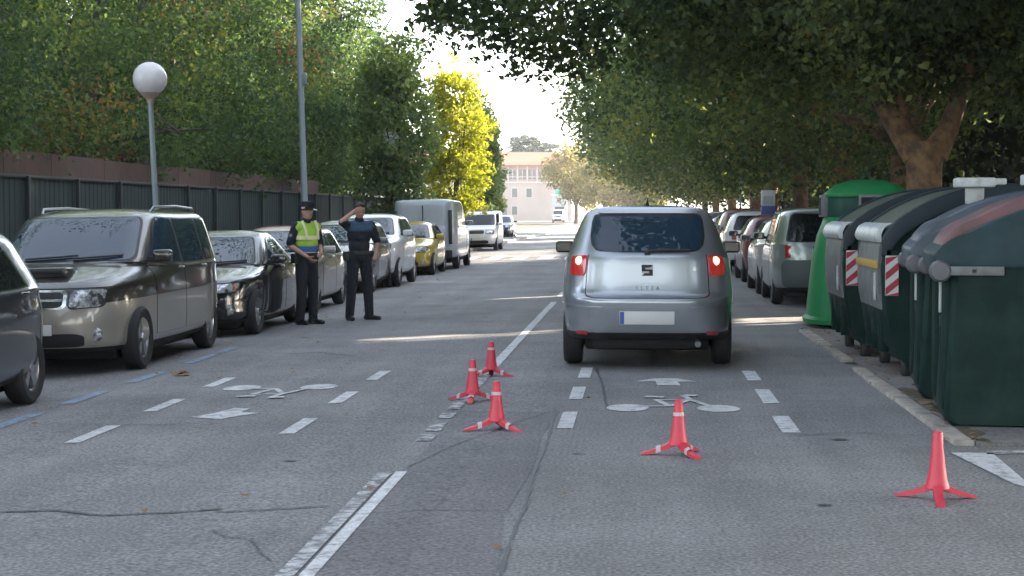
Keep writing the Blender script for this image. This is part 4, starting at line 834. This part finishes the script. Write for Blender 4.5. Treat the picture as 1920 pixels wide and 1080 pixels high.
def person(label, px, py, rz, J, vest, cap, hair=True, hscale=1.0):
    g = G(px, py); t = thing('person', label, 'person', g, rz, 'traffic officers'); t.scale = (hscale,) * 3
    sh = lambda s: Vector((s * .185, .0, 1.445)); mb = MB()
    # --- body, one continuous surface
    ball(mb, (0, .0, 1.0), (.155, .11, .14)); ball(mb, (0, -.005, 1.12), (.145, .105, .16)); ball(mb, (0, .0, 1.30), (.17, .115, .18)); capsule(mb, (-.15, 0, 1.42), (.15, 0, 1.42), .07, .07)
    capsule(mb, (0, .01, 1.42), (0, -.01, 1.56), .062, .055)
    H = Vector((0, -.025, 1.665)); ball(mb, H, (.075, .095, .115)); ball(mb, H + Vector((0, -.03, -.055)), (.056, .062, .06)); capsule(mb, H + Vector((0, -.085, .012)), H + Vector((0, -.108, -.022)), .012, .017, 8)
    for s in (-1, 1):
        ball(mb, H + Vector((s * .077, .01, -.005)), (.012, .024, .034), 8); ball(mb, H + Vector((s * .032, -.083, .028)), (.024, .014, .011), 8)
    capsule(mb, H + Vector((-.022, -.088, -.055)), H + Vector((.022, -.088, -.055)), .009, .009, 8)
    legs = {}
    for s in (-1, 1):
        hip, kn, an = Vector((s * .09, 0, .94)), Vector(J['knee'][s]), Vector(J['ankle'][s]); legs[s] = (hip, kn, an)
        capsule(mb, hip, kn, .085, .06); capsule(mb, kn, an, .058, .04); f = Vector((math.sin(J['toe'][s]), -math.cos(J['toe'][s]), 0)); capsule(mb, an + Vector((0, 0, -.035)) - f * .03, an + f * .15 + Vector((0, 0, -.05)), .04, .032)
        e, w = Vector(J['elbow'][s]), Vector(J['wrist'][s]); capsule(mb, sh(s), e, .05, .042); capsule(mb, e, w, .042, .028); hand(mb, w, J['hand'][s], J['side'][s], J.get('curl', .5))
    fuse(mb, 'body', M['skin'], t, .0075, 2)
    # --- clothes
    tr = MB(); ball(tr, (0, .005, .98), (.178, .135, .14))
    for s in (-1, 1): hip, kn, an = legs[s]; capsule(tr, hip, kn, .104, .08); capsule(tr, kn, an + Vector((0, 0, -.01)), .08, .068); capsule(tr, an, an + Vector((0, 0, -.03)), .068, .07)
    fuse(tr, 'trousers', M['navycloth'], t, .014, 3)
    st = MB(); ball(st, (0, .0, 1.12), (.17, .125, .18)); ball(st, (0, .0, 1.30), (.195, .137, .20)); capsule(st, (-.155, 0, 1.425), (.155, 0, 1.425), .082, .082); capsule(st, (0, .01, 1.43), (0, 0, 1.53), .075, .07)
    for s in (-1, 1): e = Vector(J['elbow'][s]); capsule(st, sh(s), sh(s).lerp(e, .88), .074, .064)
    fuse(st, 'shirt', M['navycloth'], t, .013, 3)
    for s in (-1, 1):
        an = legs[s][2]; f = Vector((math.sin(J['toe'][s]), -math.cos(J['toe'][s]), 0)); z = an.z; sm = MB()
        capsule(sm, an + Vector((0, 0, -.02)), an + Vector((0, 0, .03)), .055, .055); capsule(sm, an - f * .05 + Vector((0, 0, -.045)), an + f * .18 + Vector((0, 0, -.052)), .05, .04); fuse(sm, 'shoe', M['shoe'], t, .012, 2)
    bl = MB(); bl.lathe([(.168, 1.0), (.176, 1.005), (.176, 1.05), (.168, 1.055)], 28); bl.v = [(a * 1.02, b * .78 + .003, c) for a, b, c in bl.v]; bl.build('belt', M['shoe'], t)
    MB().box((-.245, -.05, .90), (-.165, .07, 1.05), bev=.02).build('holster', M['shoe'], t); MB().box((.165, -.03, .95), (.225, .06, 1.06), bev=.02).build('pouch', M['shoe'], t)
    if vest:
        v = MB(); ball(v, (0, .0, 1.31), (.212, .152, .20)); capsule(v, (-.165, 0, 1.43), (.165, 0, 1.43), .09, .09); ball(v, (0, 0, 1.2), (.195, .145, .14))
        o = fuse(v, 'vest', M['hivis'], t, .013, 3)
        def ringband(name, z0, z1, a, b, mt):
            q = MB(); q.lathe([(1, z0), (1.01, (z0 + z1) / 2), (1, z1)], 32); q.v = [(x * a, y * b, z) for x, y, z in q.v]; return q.build(name, mt, o)
        ringband('reflective_tape', 1.25, 1.31, .212, .154, M['hivis_y']); ringband('vest_hem', 1.07, 1.155, .196, .146, M['vestblue']); ringband('reflective_tape', 1.055, 1.075, .19, .142, M['cone_white'])
        for s in (-1, 1): MB().tube([(s * .1, -.152, 1.26), (s * .11, -.135, 1.4), (s * .115, -.06, 1.525)], .02, 8).build('reflective_tape', M['hivis_y'], o)
    else:
        v = MB(); capsule(v, (-.16, 0, 1.43), (.16, 0, 1.43), .088, .088); ball(v, (0, 0, 1.38), (.203, .144, .085)); o = fuse(v, 'blue_yoke', M['bluecloth'], t, .013, 3)
        pass
    e = Vector(J['elbow'][-1]); b = sh(-1).lerp(e, .5); ball(MB(), b, .03).build('arm_badge', M['badge'], t).location = (-.05, -.02, 0)
    if cap:
        c = MB(); c.lathe([(.098, H.z + .035), (.102, H.z + .075), (.125, H.z + .125), (.118, H.z + .145), (.001, H.z + .155)], 28); c.v = [(x, y * 1.12 - .02, z + (-.02 if y > 0 else .0)) for x, y, z in c.v]; o = c.build('cap', M['navycloth'], t, 50)
        MB().lathe([(.1, H.z + .04), (.104, H.z + .066)], 28).build('cap_band', M['cone_white'], o).location = (0, -.022, 0)
        k = MB(); k.grid(np.array([[(r * math.sin(a), -.02 - r * 1.12 * math.cos(a), H.z + .045 - (r - .095) * .45) for a in np.linspace(-1.05, 1.05, 14)] for r in (.095, .13, .155)])); k.build('cap_peak', M['shoe'], o)
    if hair:
        hr = MB(); ball(hr, H + Vector((0, .022, .022)), (.083, .09, .105)); ball(hr, H + Vector((0, -.02, .075)), (.072, .075, .05)); fuse(hr, 'hair', M['hair'], t, .01, 2)
    return t
V3 = lambda *a: a
person('officer in a peaked cap and yellow green vest beside the dark saloon', 575, 608, R(48),
    dict(knee={-1: (-.11, -.03, .50), 1: (.10, -.03, .50)}, ankle={-1: (-.10, .03, .085), 1: (.12, -.0, .085)}, toe={-1: R(-6), 1: R(12)},
         elbow={-1: (-.27, .05, 1.17), 1: (.26, .02, 1.17)}, wrist={-1: (-.13, -.20, 1.0), 1: (.10, -.23, 1.04)}, hand={-1: (.45, -.6, -.65), 1: (-.5, -.6, -.1)}, side={-1: (0, 1, 0), 1: (0, 0, 1)}, curl=.7), True, True, True, 1.0)
person('officer in navy uniform with one arm raised to his head', 674, 600, R(28),
    dict(knee={-1: (-.13, -.02, .50), 1: (.13, -.02, .50)}, ankle={-1: (-.15, .02, .085), 1: (.16, .0, .085)}, toe={-1: R(-4), 1: R(35)},
         elbow={-1: (-.33, -.16, 1.50), 1: (.31, .05, 1.18)}, wrist={-1: (-.145, -.19, 1.655), 1: (.23, -.10, 1.02)}, hand={-1: (.75, .35, .25), 1: (-.4, -.6, -.5)}, side={-1: (0, 0, 1), 1: (0, 1, 0)}, curl=.3), False, False, True, 1.0)
# ------------------------------------------------------------------ trees
def leafmat(name, stops, trans=.4, rough=.7):
    m = bpy.data.materials.new(name); m.use_nodes = True; t = m.node_tree; L = t.links; b = t.nodes['Principled BSDF']; out = [n for n in t.nodes if n.type == 'OUTPUT_MATERIAL'][0]
    at_ = t.nodes.new('ShaderNodeAttribute'); at_.attribute_name = 'tint'
    r = t.nodes.new('ShaderNodeValToRGB'); e = r.color_ramp.elements
    while len(e) < len(stops): e.new(.5)
    for k, (p, c) in zip(e, stops): k.position = p; k.color = (*c, 1)
    L.new(at_.outputs['Fac'], r.inputs[0]); L.new(r.outputs[0], b.inputs['Base Color']); b.inputs['Roughness'].default_value = rough; b.inputs['Specular IOR Level'].default_value = .18
    tr = t.nodes.new('ShaderNodeBsdfTranslucent'); g = t.nodes.new('ShaderNodeMix'); g.data_type = 'RGBA'; g.blend_type = 'MULTIPLY'; g.inputs[0].default_value = 1; g.inputs[7].default_value = (1.5, 1.5, .7, 1)
    L.new(r.outputs[0], g.inputs[6]); L.new(g.outputs[2], tr.inputs[0])
    x = t.nodes.new('ShaderNodeMixShader'); x.inputs[0].default_value = trans; L.new(b.outputs[0], x.inputs[1]); L.new(tr.outputs[0], x.inputs[2]); L.new(x.outputs[0], out.inputs[0]); return m
LM = dict(plane=leafmat('plane_leaves', [(0, (.040, .064, .040)), (.4, (.088, .128, .066)), (.72, (.165, .205, .08)), (.9, (.17, .19, .06)), (1, (.24, .18, .07))], .45),  # upper stops put sunlit specks into the plane leaf colour
    left=leafmat('mixed_leaves', [(0, (.042, .078, .046)), (.4, (.085, .142, .072)), (.74, (.155, .205, .085)), (.88, (.19, .18, .065)), (.96, (.24, .15, .08)), (1, (.24, .12, .075))], .45),
    plane_brightened=leafmat('brightened_plane_leaves', [(0, (.056, .084, .054)), (.4, (.108, .142, .08)), (.72, (.18, .195, .10)), (.9, (.20, .19, .08)), (1, (.26, .19, .09))]),  # plane leaves with the brighter light of far crowns put into their colour
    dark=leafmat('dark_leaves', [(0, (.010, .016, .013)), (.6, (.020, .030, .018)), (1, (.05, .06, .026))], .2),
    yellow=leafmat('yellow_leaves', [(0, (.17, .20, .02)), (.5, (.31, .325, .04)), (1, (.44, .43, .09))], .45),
    column=leafmat('column_leaves', [(0, (.11, .165, .085)), (.6, (.21, .275, .125)), (1, (.33, .32, .13))], .45),
    pale=leafmat('pale_leaves', [(0, (.14, .14, .06)), (.5, (.25, .22, .11)), (1, (.36, .28, .16))], .4), conifer=leafmat('conifer_needles', [(0, (.05, .075, .07)), (1, (.09, .12, .11))], .15))
M['bark'] = mat('bark', (.10, .075, .055), .9, var=(6, (.05, .04, .03), .35, .65), bump=(25, .6, .03)); M['planebark'] = mat('plane_bark', (.26, .155, .085), .85, var=(5.5, (.10, .065, .045), .4, .62), bump=(14, .5, .02)); M['greybark'] = mat('grey_bark', (.13, .115, .10), .9, var=(8, (.07, .06, .055), .35, .65), bump=(20, .5, .02))
SUNPATCH = [[G(*q)[:2] for q in quad] for quad in (
    [(1370, 594), (1530, 589), (1530, 616), (1370, 618)], [(670, 644), (905, 635), (900, 624), (690, 634)], [(820, 631), (1070, 616), (1070, 626), (840, 637)],
    [(880, 474), (1060, 466), (1060, 486), (885, 494)], [(930, 398 + 23), (1100, 421), (1100, 436), (940, 436)])]
TRX = P(1735, 345, 28)[0]
BEAMS = [(P(*b[:3]), b[3]) for b in ((1080, 170, 75, .8), (1380, 160, 40, .4), (1425, 228, 46, .45), (1500, 298, 36, .45), (1845, 245, 34, .4), (1185, 282, 95, .9), (1232, 222, 75, .6), (1300, 235, 60, .5), (1330, 300, 70, .5), (1450, 120, 40, .35))]
def sunkeep(Pw, r):
    k = Pw[:, 2] / SV[2]; g = Pw[:, :2] - SV[:2] * k[:, None]; keep = np.ones(len(Pw), bool)
    for q in SUNPATCH:
        ins = np.ones(len(Pw), bool); sg = None; q = np.array(q); c = q.mean(0)
        for i in range(4):
            a, b = q[i], q[(i + 1) % 4]; cr = (b[0] - a[0]) * (g[:, 1] - a[1]) - (b[1] - a[1]) * (g[:, 0] - a[0]); cc = (b[0] - a[0]) * (c[1] - a[1]) - (b[1] - a[1]) * (c[0] - a[0]); ins &= (cr * cc > 0)
        keep &= ~(ins & (r.random(len(Pw)) < .985))
    t = (Pw[:, 0] + 7.7) / SV[0]; q = Pw - SV * t[:, None]           # gap that lets the sun reach the yellow tree
    keep &= ~((Pw[:, 0] > -5.5) & (q[:, 1] > 72.5) & (q[:, 1] < 78.5) & (q[:, 2] > 1.2) & (q[:, 2] < 9.5) & (r.random(len(Pw)) < .97))
    t = (Pw[:, 1] - 28) / SV[1]; q = Pw - SV * t[:, None]              # light on the edge of the forked trunk
    keep &= ~((t > .2) & (q[:, 0] > TRX) & (q[:, 0] < TRX + .5) & (q[:, 2] > 1.3) & (q[:, 2] < 3.3) & (r.random(len(Pw)) < .97))
    for c_, rad in BEAMS:                                              # small holes that let flecks of sun into the crowns
        d = Pw - c_; t = d @ SV; e = np.linalg.norm(d - t[:, None] * SV, axis=1); keep &= ~((t > .45) & (e < rad))
    return keep
SKYGAP = []                                                             # pixel polygons where the photo shows open sky
def project(Pw):
    v = (Pw - np.array([0, 0, HC])) @ CAMM; return np.stack([960 + F * v[:, 0] / -v[:, 2], 540 - F * v[:, 1] / -v[:, 2]], 1), -v[:, 2]
def leaves(name, blobs, ncl, nl, csz, lsz, seed, mt, parent, tint=(.35, .18, .1), rust=0., origin=(0, 0, 0), shell=.45, flat=.7, keepf=None, aspect=.62):
    r = np.random.default_rng(seed); w = np.array([b[1][0] * b[1][1] * b[1][2] for b in blobs]) ** .75; w = w / w.sum()
    bi = r.choice(len(blobs), ncl, p=w); C0 = np.array([b[0] for b in blobs], float)[bi]; RR = np.array([b[1] for b in blobs], float)[bi]
    d = r.normal(size=(ncl, 3)); d /= np.linalg.norm(d, axis=1, keepdims=True); rad = shell + (1 - shell) * r.random((ncl, 1)) ** .6; cc = C0 + RR * d * rad
    ct = np.clip(r.normal(tint[0], tint[1], ncl), 0, 1); rr = r.random(ncl) < rust; ct[rr] = r.uniform(.84, 1, rr.sum())  # high tints: rust patches on left trees, painted sun specks on planes
    cs = csz * r.uniform(.6, 1.35, ncl); wt = cs ** 2; ci = r.choice(ncl, nl, p=wt / wt.sum())
    o = r.normal(size=(nl, 3)); o /= np.maximum(np.linalg.norm(o, axis=1, keepdims=True), 1e-6); o *= (r.random((nl, 1)) ** .45) * 1.25
    Pl = cc[ci] + o * cs[ci][:, None] * np.array([1, 1, flat]); Pl[:, 2] = np.maximum(Pl[:, 2], .25)
    if keepf is not None: k = keepf(Pl + np.array(origin), r); Pl, ci = Pl[k], ci[k]; nl = len(Pl)
    n = r.normal(size=(nl, 3)) + np.array([0, 0, .55]); n /= np.linalg.norm(n, axis=1, keepdims=True); a = r.normal(size=(nl, 3)); a -= n * (a * n).sum(1, keepdims=True); a /= np.linalg.norm(a, axis=1, keepdims=True); b = np.cross(n, a)
    s = (lsz * r.uniform(.6, 1.3, nl))[:, None]; fold = n * s * .16
    V = np.stack([Pl - a * s * .5, Pl - a * s * .02 + b * s * aspect * .5 + fold, Pl + a * s * .5, Pl - a * s * .02 - b * s * aspect * .5 + fold], 1).reshape(-1, 3)
    me = bpy.data.meshes.new(name); me.vertices.add(nl * 4); me.vertices.foreach_set('co', V.astype(np.float32).ravel()); me.loops.add(nl * 4); me.loops.foreach_set('vertex_index', np.arange(nl * 4, dtype=np.int32))
    me.polygons.add(nl); me.polygons.foreach_set('loop_start', np.arange(0, nl * 4, 4, dtype=np.int32)); me.materials.append(mt)
    at_ = me.attributes.new('tint', 'FLOAT', 'FACE'); at_.data.foreach_set('value', np.clip(ct[ci] + r.normal(0, tint[2], nl), 0, 1).astype(np.float32)); me.update()
    o = bpy.data.objects.new(name, me); C.objects.link(o); o.parent = parent; return o, cc
def limbs(mb, base, r0, fork, targets, seed, nb=7, twig=.03):
    r = random.Random(seed); fork = Vector(fork); ts = [Vector(t) for t in targets]
    for t in ts:
        m1 = fork.lerp(t, .4) + Vector((r.uniform(-.3, .3), r.uniform(-.3, .3), r.uniform(.0, .5))); rr = r0 * r.uniform(.38, .55)
        mb.tube([fork - Vector((0, 0, .25)), fork.lerp(m1, .5), m1, m1.lerp(t, .55) + Vector((r.uniform(-.2, .2), r.uniform(-.2, .2), .1)), t], [rr * 1.15, rr, rr * .75, rr * .5, rr * .2], 8)
        for k in range(3):
            u = r.uniform(.35, .9); p = m1.lerp(t, u); q = p + Vector((r.uniform(-1, 1), r.uniform(-1, 1), r.uniform(-.3, .8))) * (t - fork).length * .3; mb.tube([p, p.lerp(q, .5) + Vector((0, 0, .1)), q], [rr * .35, rr * .2, rr * .06], 6)
def tree(kind, label, X, Y, blobs, trunk, mt, bark, ncl, nl, csz, lsz, seed, cat='tree', group=None, tint=(.35, .18, .1), rust=0., z0=0., nlimb=7, keepf=sunkeep, shell=.45, flat=.7, lean=(0, 0), aspect=.62):
    t = thing(kind, label, cat, (X, Y, z0), 0, group); r = random.Random(seed); r0, fz = trunk
    cr, cc = leaves('crown', blobs, ncl, nl, csz, lsz, seed, mt, t, tint, rust, (X, Y, z0), shell, flat, keepf, aspect)
    mb = MB(); f = (lean[0], lean[1], fz)
    mb.tube([(0, 0, -.1), (lean[0] * .1, lean[1] * .1, .25), (lean[0] * .5 + r0 * .1, lean[1] * .5, fz * .5), f], [r0 * 1.4, r0 * 1.08, r0 * .95, r0 * .9], 16)
    ok = np.where(np.abs(cc[:, 0]) < 4.6)[0]; idx = [int(i) for i in np.random.default_rng(seed + 1).choice(ok, min(nlimb, len(ok)), replace=False)]
    mb.tube([f, (f[0], f[1], fz + .6 * max(b[1][2] for b in blobs))], [r0 * .8, r0 * .25], 10)
    limbs(mb, (0, 0, 0), r0, f, [cc[i] for i in idx], seed); mb.build('trunk', M[bark], t, 60); return t
GP = 'plane trees along the right pavement'
# the plane tree whose forked trunk shows above the containers
p = P(1735, 345, 28); HX, HY = p[0], 28.
def gapkeep(Pw, r):                          # keep the gap above the street open, as the pruned crowns leave it
    k = sunkeep(Pw, r); px, dep = project(Pw); x, y = px[:, 0], px[:, 1]
    edge = np.interp(y, [-50, 0, 60, 95, 130, 160, 240, 300, 330], [745, 768, 775, 800, 900, 950, 1015, 1025, 1035]) + 14 * np.sin(y * .11) + 10 * np.sin(y * .31)
    low = np.interp(x, [760, 800, 860, 900, 950, 1000, 1030], [60, 110, 100, 120, 165, 165, 180])
    return k & ~((x < edge) & (x > 500) & (y > -30) & (y < 420)) & ~((x > 770) & (x < 1025) & (y > low + 8 * np.sin(x * .2)))
t = thing('plane_tree', 'big plane tree with sunlit brown forked trunk right behind the containers', 'tree', (HX, HY, .115), 0, GP)
blobs = [((0, 0, 7.6), (5.5, 4.5, 4.6)), ((-4.6, .5, 6.4), (4.2, 4.0, 2.7)), ((-2.0, -1.5, 5.3), (3.5, 3.5, 2.4)), ((-1.6, .5, 4.6), (3.2, 2.6, 1.5)), ((2.6, .6, 4.2), (2.6, 2.2, 1.8)), ((.9, -1.0, 3.7), (1.1, .5, .55)), ((-1.6, -.9, 3.9), (1.4, .6, .5)), ((1.6, -.8, 3.2), (.8, .5, .5)), ((2.4, -1, 5.8), (3.5, 3.5, 2.9)), ((1.0, -2.4, 5.2), (2.5, 2, 2.0)), ((-6.6, 0, 5.4), (2.6, 2.6, 1.6))]
leaves('crown', blobs, 1350, 112000, .5, .135, 21, LM['plane'], t, (.30, .24, .12), .05, (HX, HY, .115), .5, .7, gapkeep)
mb = MB(); mb.tube([(.0, 0, -.1), (-.01, 0, .3), (.0, 0, 1.2), (-.02, 0, 2.1), (-.02, 0, 2.55)], [.40, .31, .275, .275, .33], 18)
mb.tube([(-.12, 0, 2.35), (-.38, .1, 2.75), (-.62, .1, 3.15), (-.82, .2, 3.75), (-1.3, .3, 4.8), (-2.6, .3, 6.2)], [.25, .2, .17, .14, .11, .06], 12)
mb.tube([(-.45, .1, 2.85), (-.35, .1, 3.4), (-.30, .15, 4.1), (-.1, .2, 5.6)], [.14, .13, .12, .06], 10); mb.tube([(.12, 0, 2.35), (.35, .05, 2.75), (.6, .2, 3.4), (1.3, .4, 5.2)], [.24, .16, .13, .07], 12)
mb.tube([(-.82, .2, 3.75), (-1.1, .1, 3.9), (-2.6, -.2, 4.6), (-4.8, 0, 5.4), (-6.8, 0, 5.6)], [.12, .10, .08, .05, .02], 8)
mb.build('trunk', M['planebark'], t, 60)
near = [(6.6, 12.5), (6.8, 20.5), (7.2, 3.5), (5.5, -6), (5.5, -16), (-12.6, 14), (-12.6, 4), (-12.2, -8)]
for i, (x, y) in enumerate(near):
    tree('plane_tree', ('plane tree beside the camera, outside the frame' if x > 0 else 'plane tree behind the fence, outside the frame'), x, y, [((0, 0, 8.6), (4.8, 4.6, 4.0)), ((-1.5, 0, 8), (4, 4, 3.2))] + ([((-4 if x > 0 else 4, 0, 9.5), (4.5, 4.5, 3))] if i > 2 else []) + ([((-4.6, 1.5, 10), (2.6, 2.6, 1.8))] if i == 0 else []), (.28, 3.2), LM['plane'], 'planebark', 260, 15000, .9, .32, 31 + i, group='trees outside the frame', z0=.115)
labs = ['plane tree just past the forked one, crown hanging over the parked cars', 'dark plane tree halfway along the right row', 'plane tree above the maroon cars in the right row', 'plane tree with olive lower leaves in the right row', 'plane tree where the right row begins to open', 'slim trunked plane tree far along the right row', 'plane tree farthest along the right row', 'last small plane tree of the right row']
for i, (x, y, rr) in enumerate([(5.6, 38, 4.8), (5.4, 47, 5.2), (5.2, 57, 6.0), (5.2, 69, 6.8), (5.4, 82, 7.2), (5.2, 98, 7.5), (5.2, 118, 8), (5.4, 142, 8)]):
    ls = .145 + .0015 * (y - 30)
    tree('plane_tree', labs[i], x, y, [((-1.0, 0, 6.8), (rr, 5, 4.6)), ((-.5, -.5, 4.3), (rr * .7, 4, 1.9)), ((-rr * .55, 0, 5.6 + .012 * y), (rr * .66, 4, 2.6)), ((1, 0, 9.5), (4.5, 4.5, 4))], (.26, 3.0), LM['plane_brightened' if i > 3 else 'plane'], 'planebark', 520, 30000, .7 + .003 * y, ls, 41 + i, group=GP, z0=.115, tint=(.32 + .02 * i, .22, .1), rust=.06, keepf=gapkeep)  # farther crowns take lighter leaves, their brightness painted in
# darker trees of the park behind
k = 0
for x, y in [(12, 27), (11, 34.5), (13, 42), (11.5, 50), (13.5, 59), (11.5, 68), (13, 79), (12, 91), (13, 105), (12.5, 122), (13, 142)]:
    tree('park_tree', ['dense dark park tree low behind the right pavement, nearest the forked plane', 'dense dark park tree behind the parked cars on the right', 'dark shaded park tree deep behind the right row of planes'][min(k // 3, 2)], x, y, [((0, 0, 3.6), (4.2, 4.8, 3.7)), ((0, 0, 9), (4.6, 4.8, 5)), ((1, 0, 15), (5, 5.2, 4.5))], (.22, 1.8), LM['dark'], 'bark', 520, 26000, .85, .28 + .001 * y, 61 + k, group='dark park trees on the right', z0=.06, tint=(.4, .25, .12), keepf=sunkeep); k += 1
for i, (x, y) in enumerate([(14, 6), (14.5, 15), (15, -4), (20, 24), (20, 36), (20, 50), (20, 63), (21, 88), (9.5, 18.5), (10.5, 23.5)]):  # unseen trees, tall for shade; last two added against sun flecks
    tree('park_tree', 'tall unseen park tree shading the street from beyond the frame on the right', x, y, [((0, 0, 12), (5.4, 5.4, 8))], (.25, 3), LM['dark'], 'bark', 320, 16000, 1.1, .45, 81 + i, group='trees outside the frame', z0=.06)
# trees behind the fence on the left
GL = 'trees overhanging the green fence'
ll = ['green tree over the left end of the fence, at the picture edge', 'bushy tree with rust brown patches above the globe lamp', 'green tree with yellow sprays between globe lamp and tall post', 'leafy tree directly behind the tall grey post', 'tree with yellowing leaves right of the tall post', 'tall green tree above the raised arm of the officer', 'green tree reaching the open sky, behind the columnar street tree']
for i, (x, y, rx) in enumerate([(-13.2, 26.5, 4.2), (-13.4, 32, 4.3), (-13.2, 38.5, 4.4), (-13.2, 45.5, 4.5), (-13.2, 53, 4.3), (-13.2, 61, 4.6), (-12.9, 71, 4.6)]):
    def lk(Pw, r):
        px, dep = project(Pw); xx, yy = px[:, 0], px[:, 1]; e = np.interp(yy, [-60, 0, 60, 110, 150, 220, 300], [712, 715, 722, 752, 775, 795, 800]) + 10 * np.sin(yy * .13) + 7 * np.sin(yy * .37); return (xx < e) | (yy < -60)
    tree('broadleaf_tree', ll[i], x, y, [((0, 0, 5.2), (rx, 4.2, 3.1)), ((1.2, 0, 3.9), (3.2, 3.6, 1.7)), ((0, 0, 8.6), (4.4, 4.3, 3.6))] + ([((5.4, 0, 10.5), (3.2, 3.2, 1.7))] if i < 5 else []), (.2, 2.2), LM['left'], 'greybark', 430, 42000, .62, .105 + .0012 * (y - 25), 101 + i, group=GL, tint=((.16, .36, .42, .28, .34, .3, .34)[i], .27, .055), rust=.03 if i in (1, 2, 4) else .01, keepf=lk, nlimb=(40 if i == 0 else 14))
for i, (x, y) in enumerate([(-20, 28), (-20, 38), (-20, 49), (-20, 61), (-20, 74), (-19, 88)]):
    tree('broadleaf_tree', 'tree deeper behind the fence, filling in the left canopy', x, y, [((0, 0, 4), (5, 5.5, 4)), ((0, 0, 9), (5, 5.5, 5))], (.22, 2), LM['left'], 'greybark', 300, 12000, 1.0, .34, 121 + i, group='trees deeper behind the fence', tint=(.25, .15, .1), keepf=lk)
# columnar street trees on the left pavement
for i, (px, y, w, h, m_, tn, lb) in enumerate([(738, 55, 1.4, 7.4, 'column', (.3, .2, .12), 'slim green street tree beside the distant globe lamp'), (853, 75, 1.62, 8.6, 'yellow', (.5, .22, .18), 'bright yellow sunlit columnar street tree beyond the van'), (899, 92, 1.0, 7.6, 'column', (.35, .2, .12), 'dark green columnar street tree just right of the yellow one'), (915, 112, 1.0, 7.4, 'column', (.45, .2, .12), 'last green columnar street tree of the left pavement')]):
    x = P(px, 400, y)[0]; tree('street_tree', lb, x, y, [((0, 0, h * .32), (w * .85, w * .85, h * .18)), ((0, 0, h * .55), (w, w, h * .27)), ((0, 0, h * .80), (w * .7, w * .7, h * .2))], (.1, 1.9), LM[m_], 'bark', 320, 12000, .36, .12 + .0009 * y, 141 + i, group='columnar street trees', tint=tn, keepf=None, shell=.3)
# far trees beyond the end of the street, and a cedar above the roof
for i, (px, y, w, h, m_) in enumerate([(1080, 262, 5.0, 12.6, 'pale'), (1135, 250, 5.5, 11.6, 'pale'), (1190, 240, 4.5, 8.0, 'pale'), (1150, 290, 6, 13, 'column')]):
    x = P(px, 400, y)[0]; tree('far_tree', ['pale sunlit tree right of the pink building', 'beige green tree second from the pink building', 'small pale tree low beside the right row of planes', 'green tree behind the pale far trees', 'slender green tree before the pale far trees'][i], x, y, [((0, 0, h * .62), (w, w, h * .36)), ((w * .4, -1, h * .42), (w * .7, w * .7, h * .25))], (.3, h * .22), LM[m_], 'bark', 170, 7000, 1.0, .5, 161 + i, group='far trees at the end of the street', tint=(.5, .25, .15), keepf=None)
x = P(985, 400, 352)[0]; tree('cedar_tree', 'blue green flat topped cedar rising above the terracotta roof', x, 352, [((0, 0, 16.2), (3.0, 3.0, .9)), ((1.5, 0, 14.8), (5, 5, 1.1)), ((.5, 0, 13), (6, 6, 1.3)), ((0, 0, 11), (6, 6, 1.3))], (.4, 9), LM['conifer'], 'bark', 260, 14000, .8, .5, 171, tint=(.5, .2, .1), keepf=None, flat=.35)
# ------------------------------------------------------------------ haze between us and the end of the street
hz = bpy.data.materials.new('haze'); hz.use_nodes = True; t_ = hz.node_tree; t_.nodes.remove(t_.nodes['Principled BSDF'])
vo = t_.nodes.new('ShaderNodeVolumePrincipled'); vo.inputs['Color'].default_value = (.92, .93, .96, 1); vo.inputs['Density'].default_value = .0003; vo.inputs['Anisotropy'].default_value = .2
t_.links.new(vo.outputs[0], [n for n in t_.nodes if n.type == 'OUTPUT_MATERIAL'][0].inputs['Volume'])
struct(MB().box((-420, -60, -1.6), (420, 420, 32)).build('haze', hz), 'stuff')
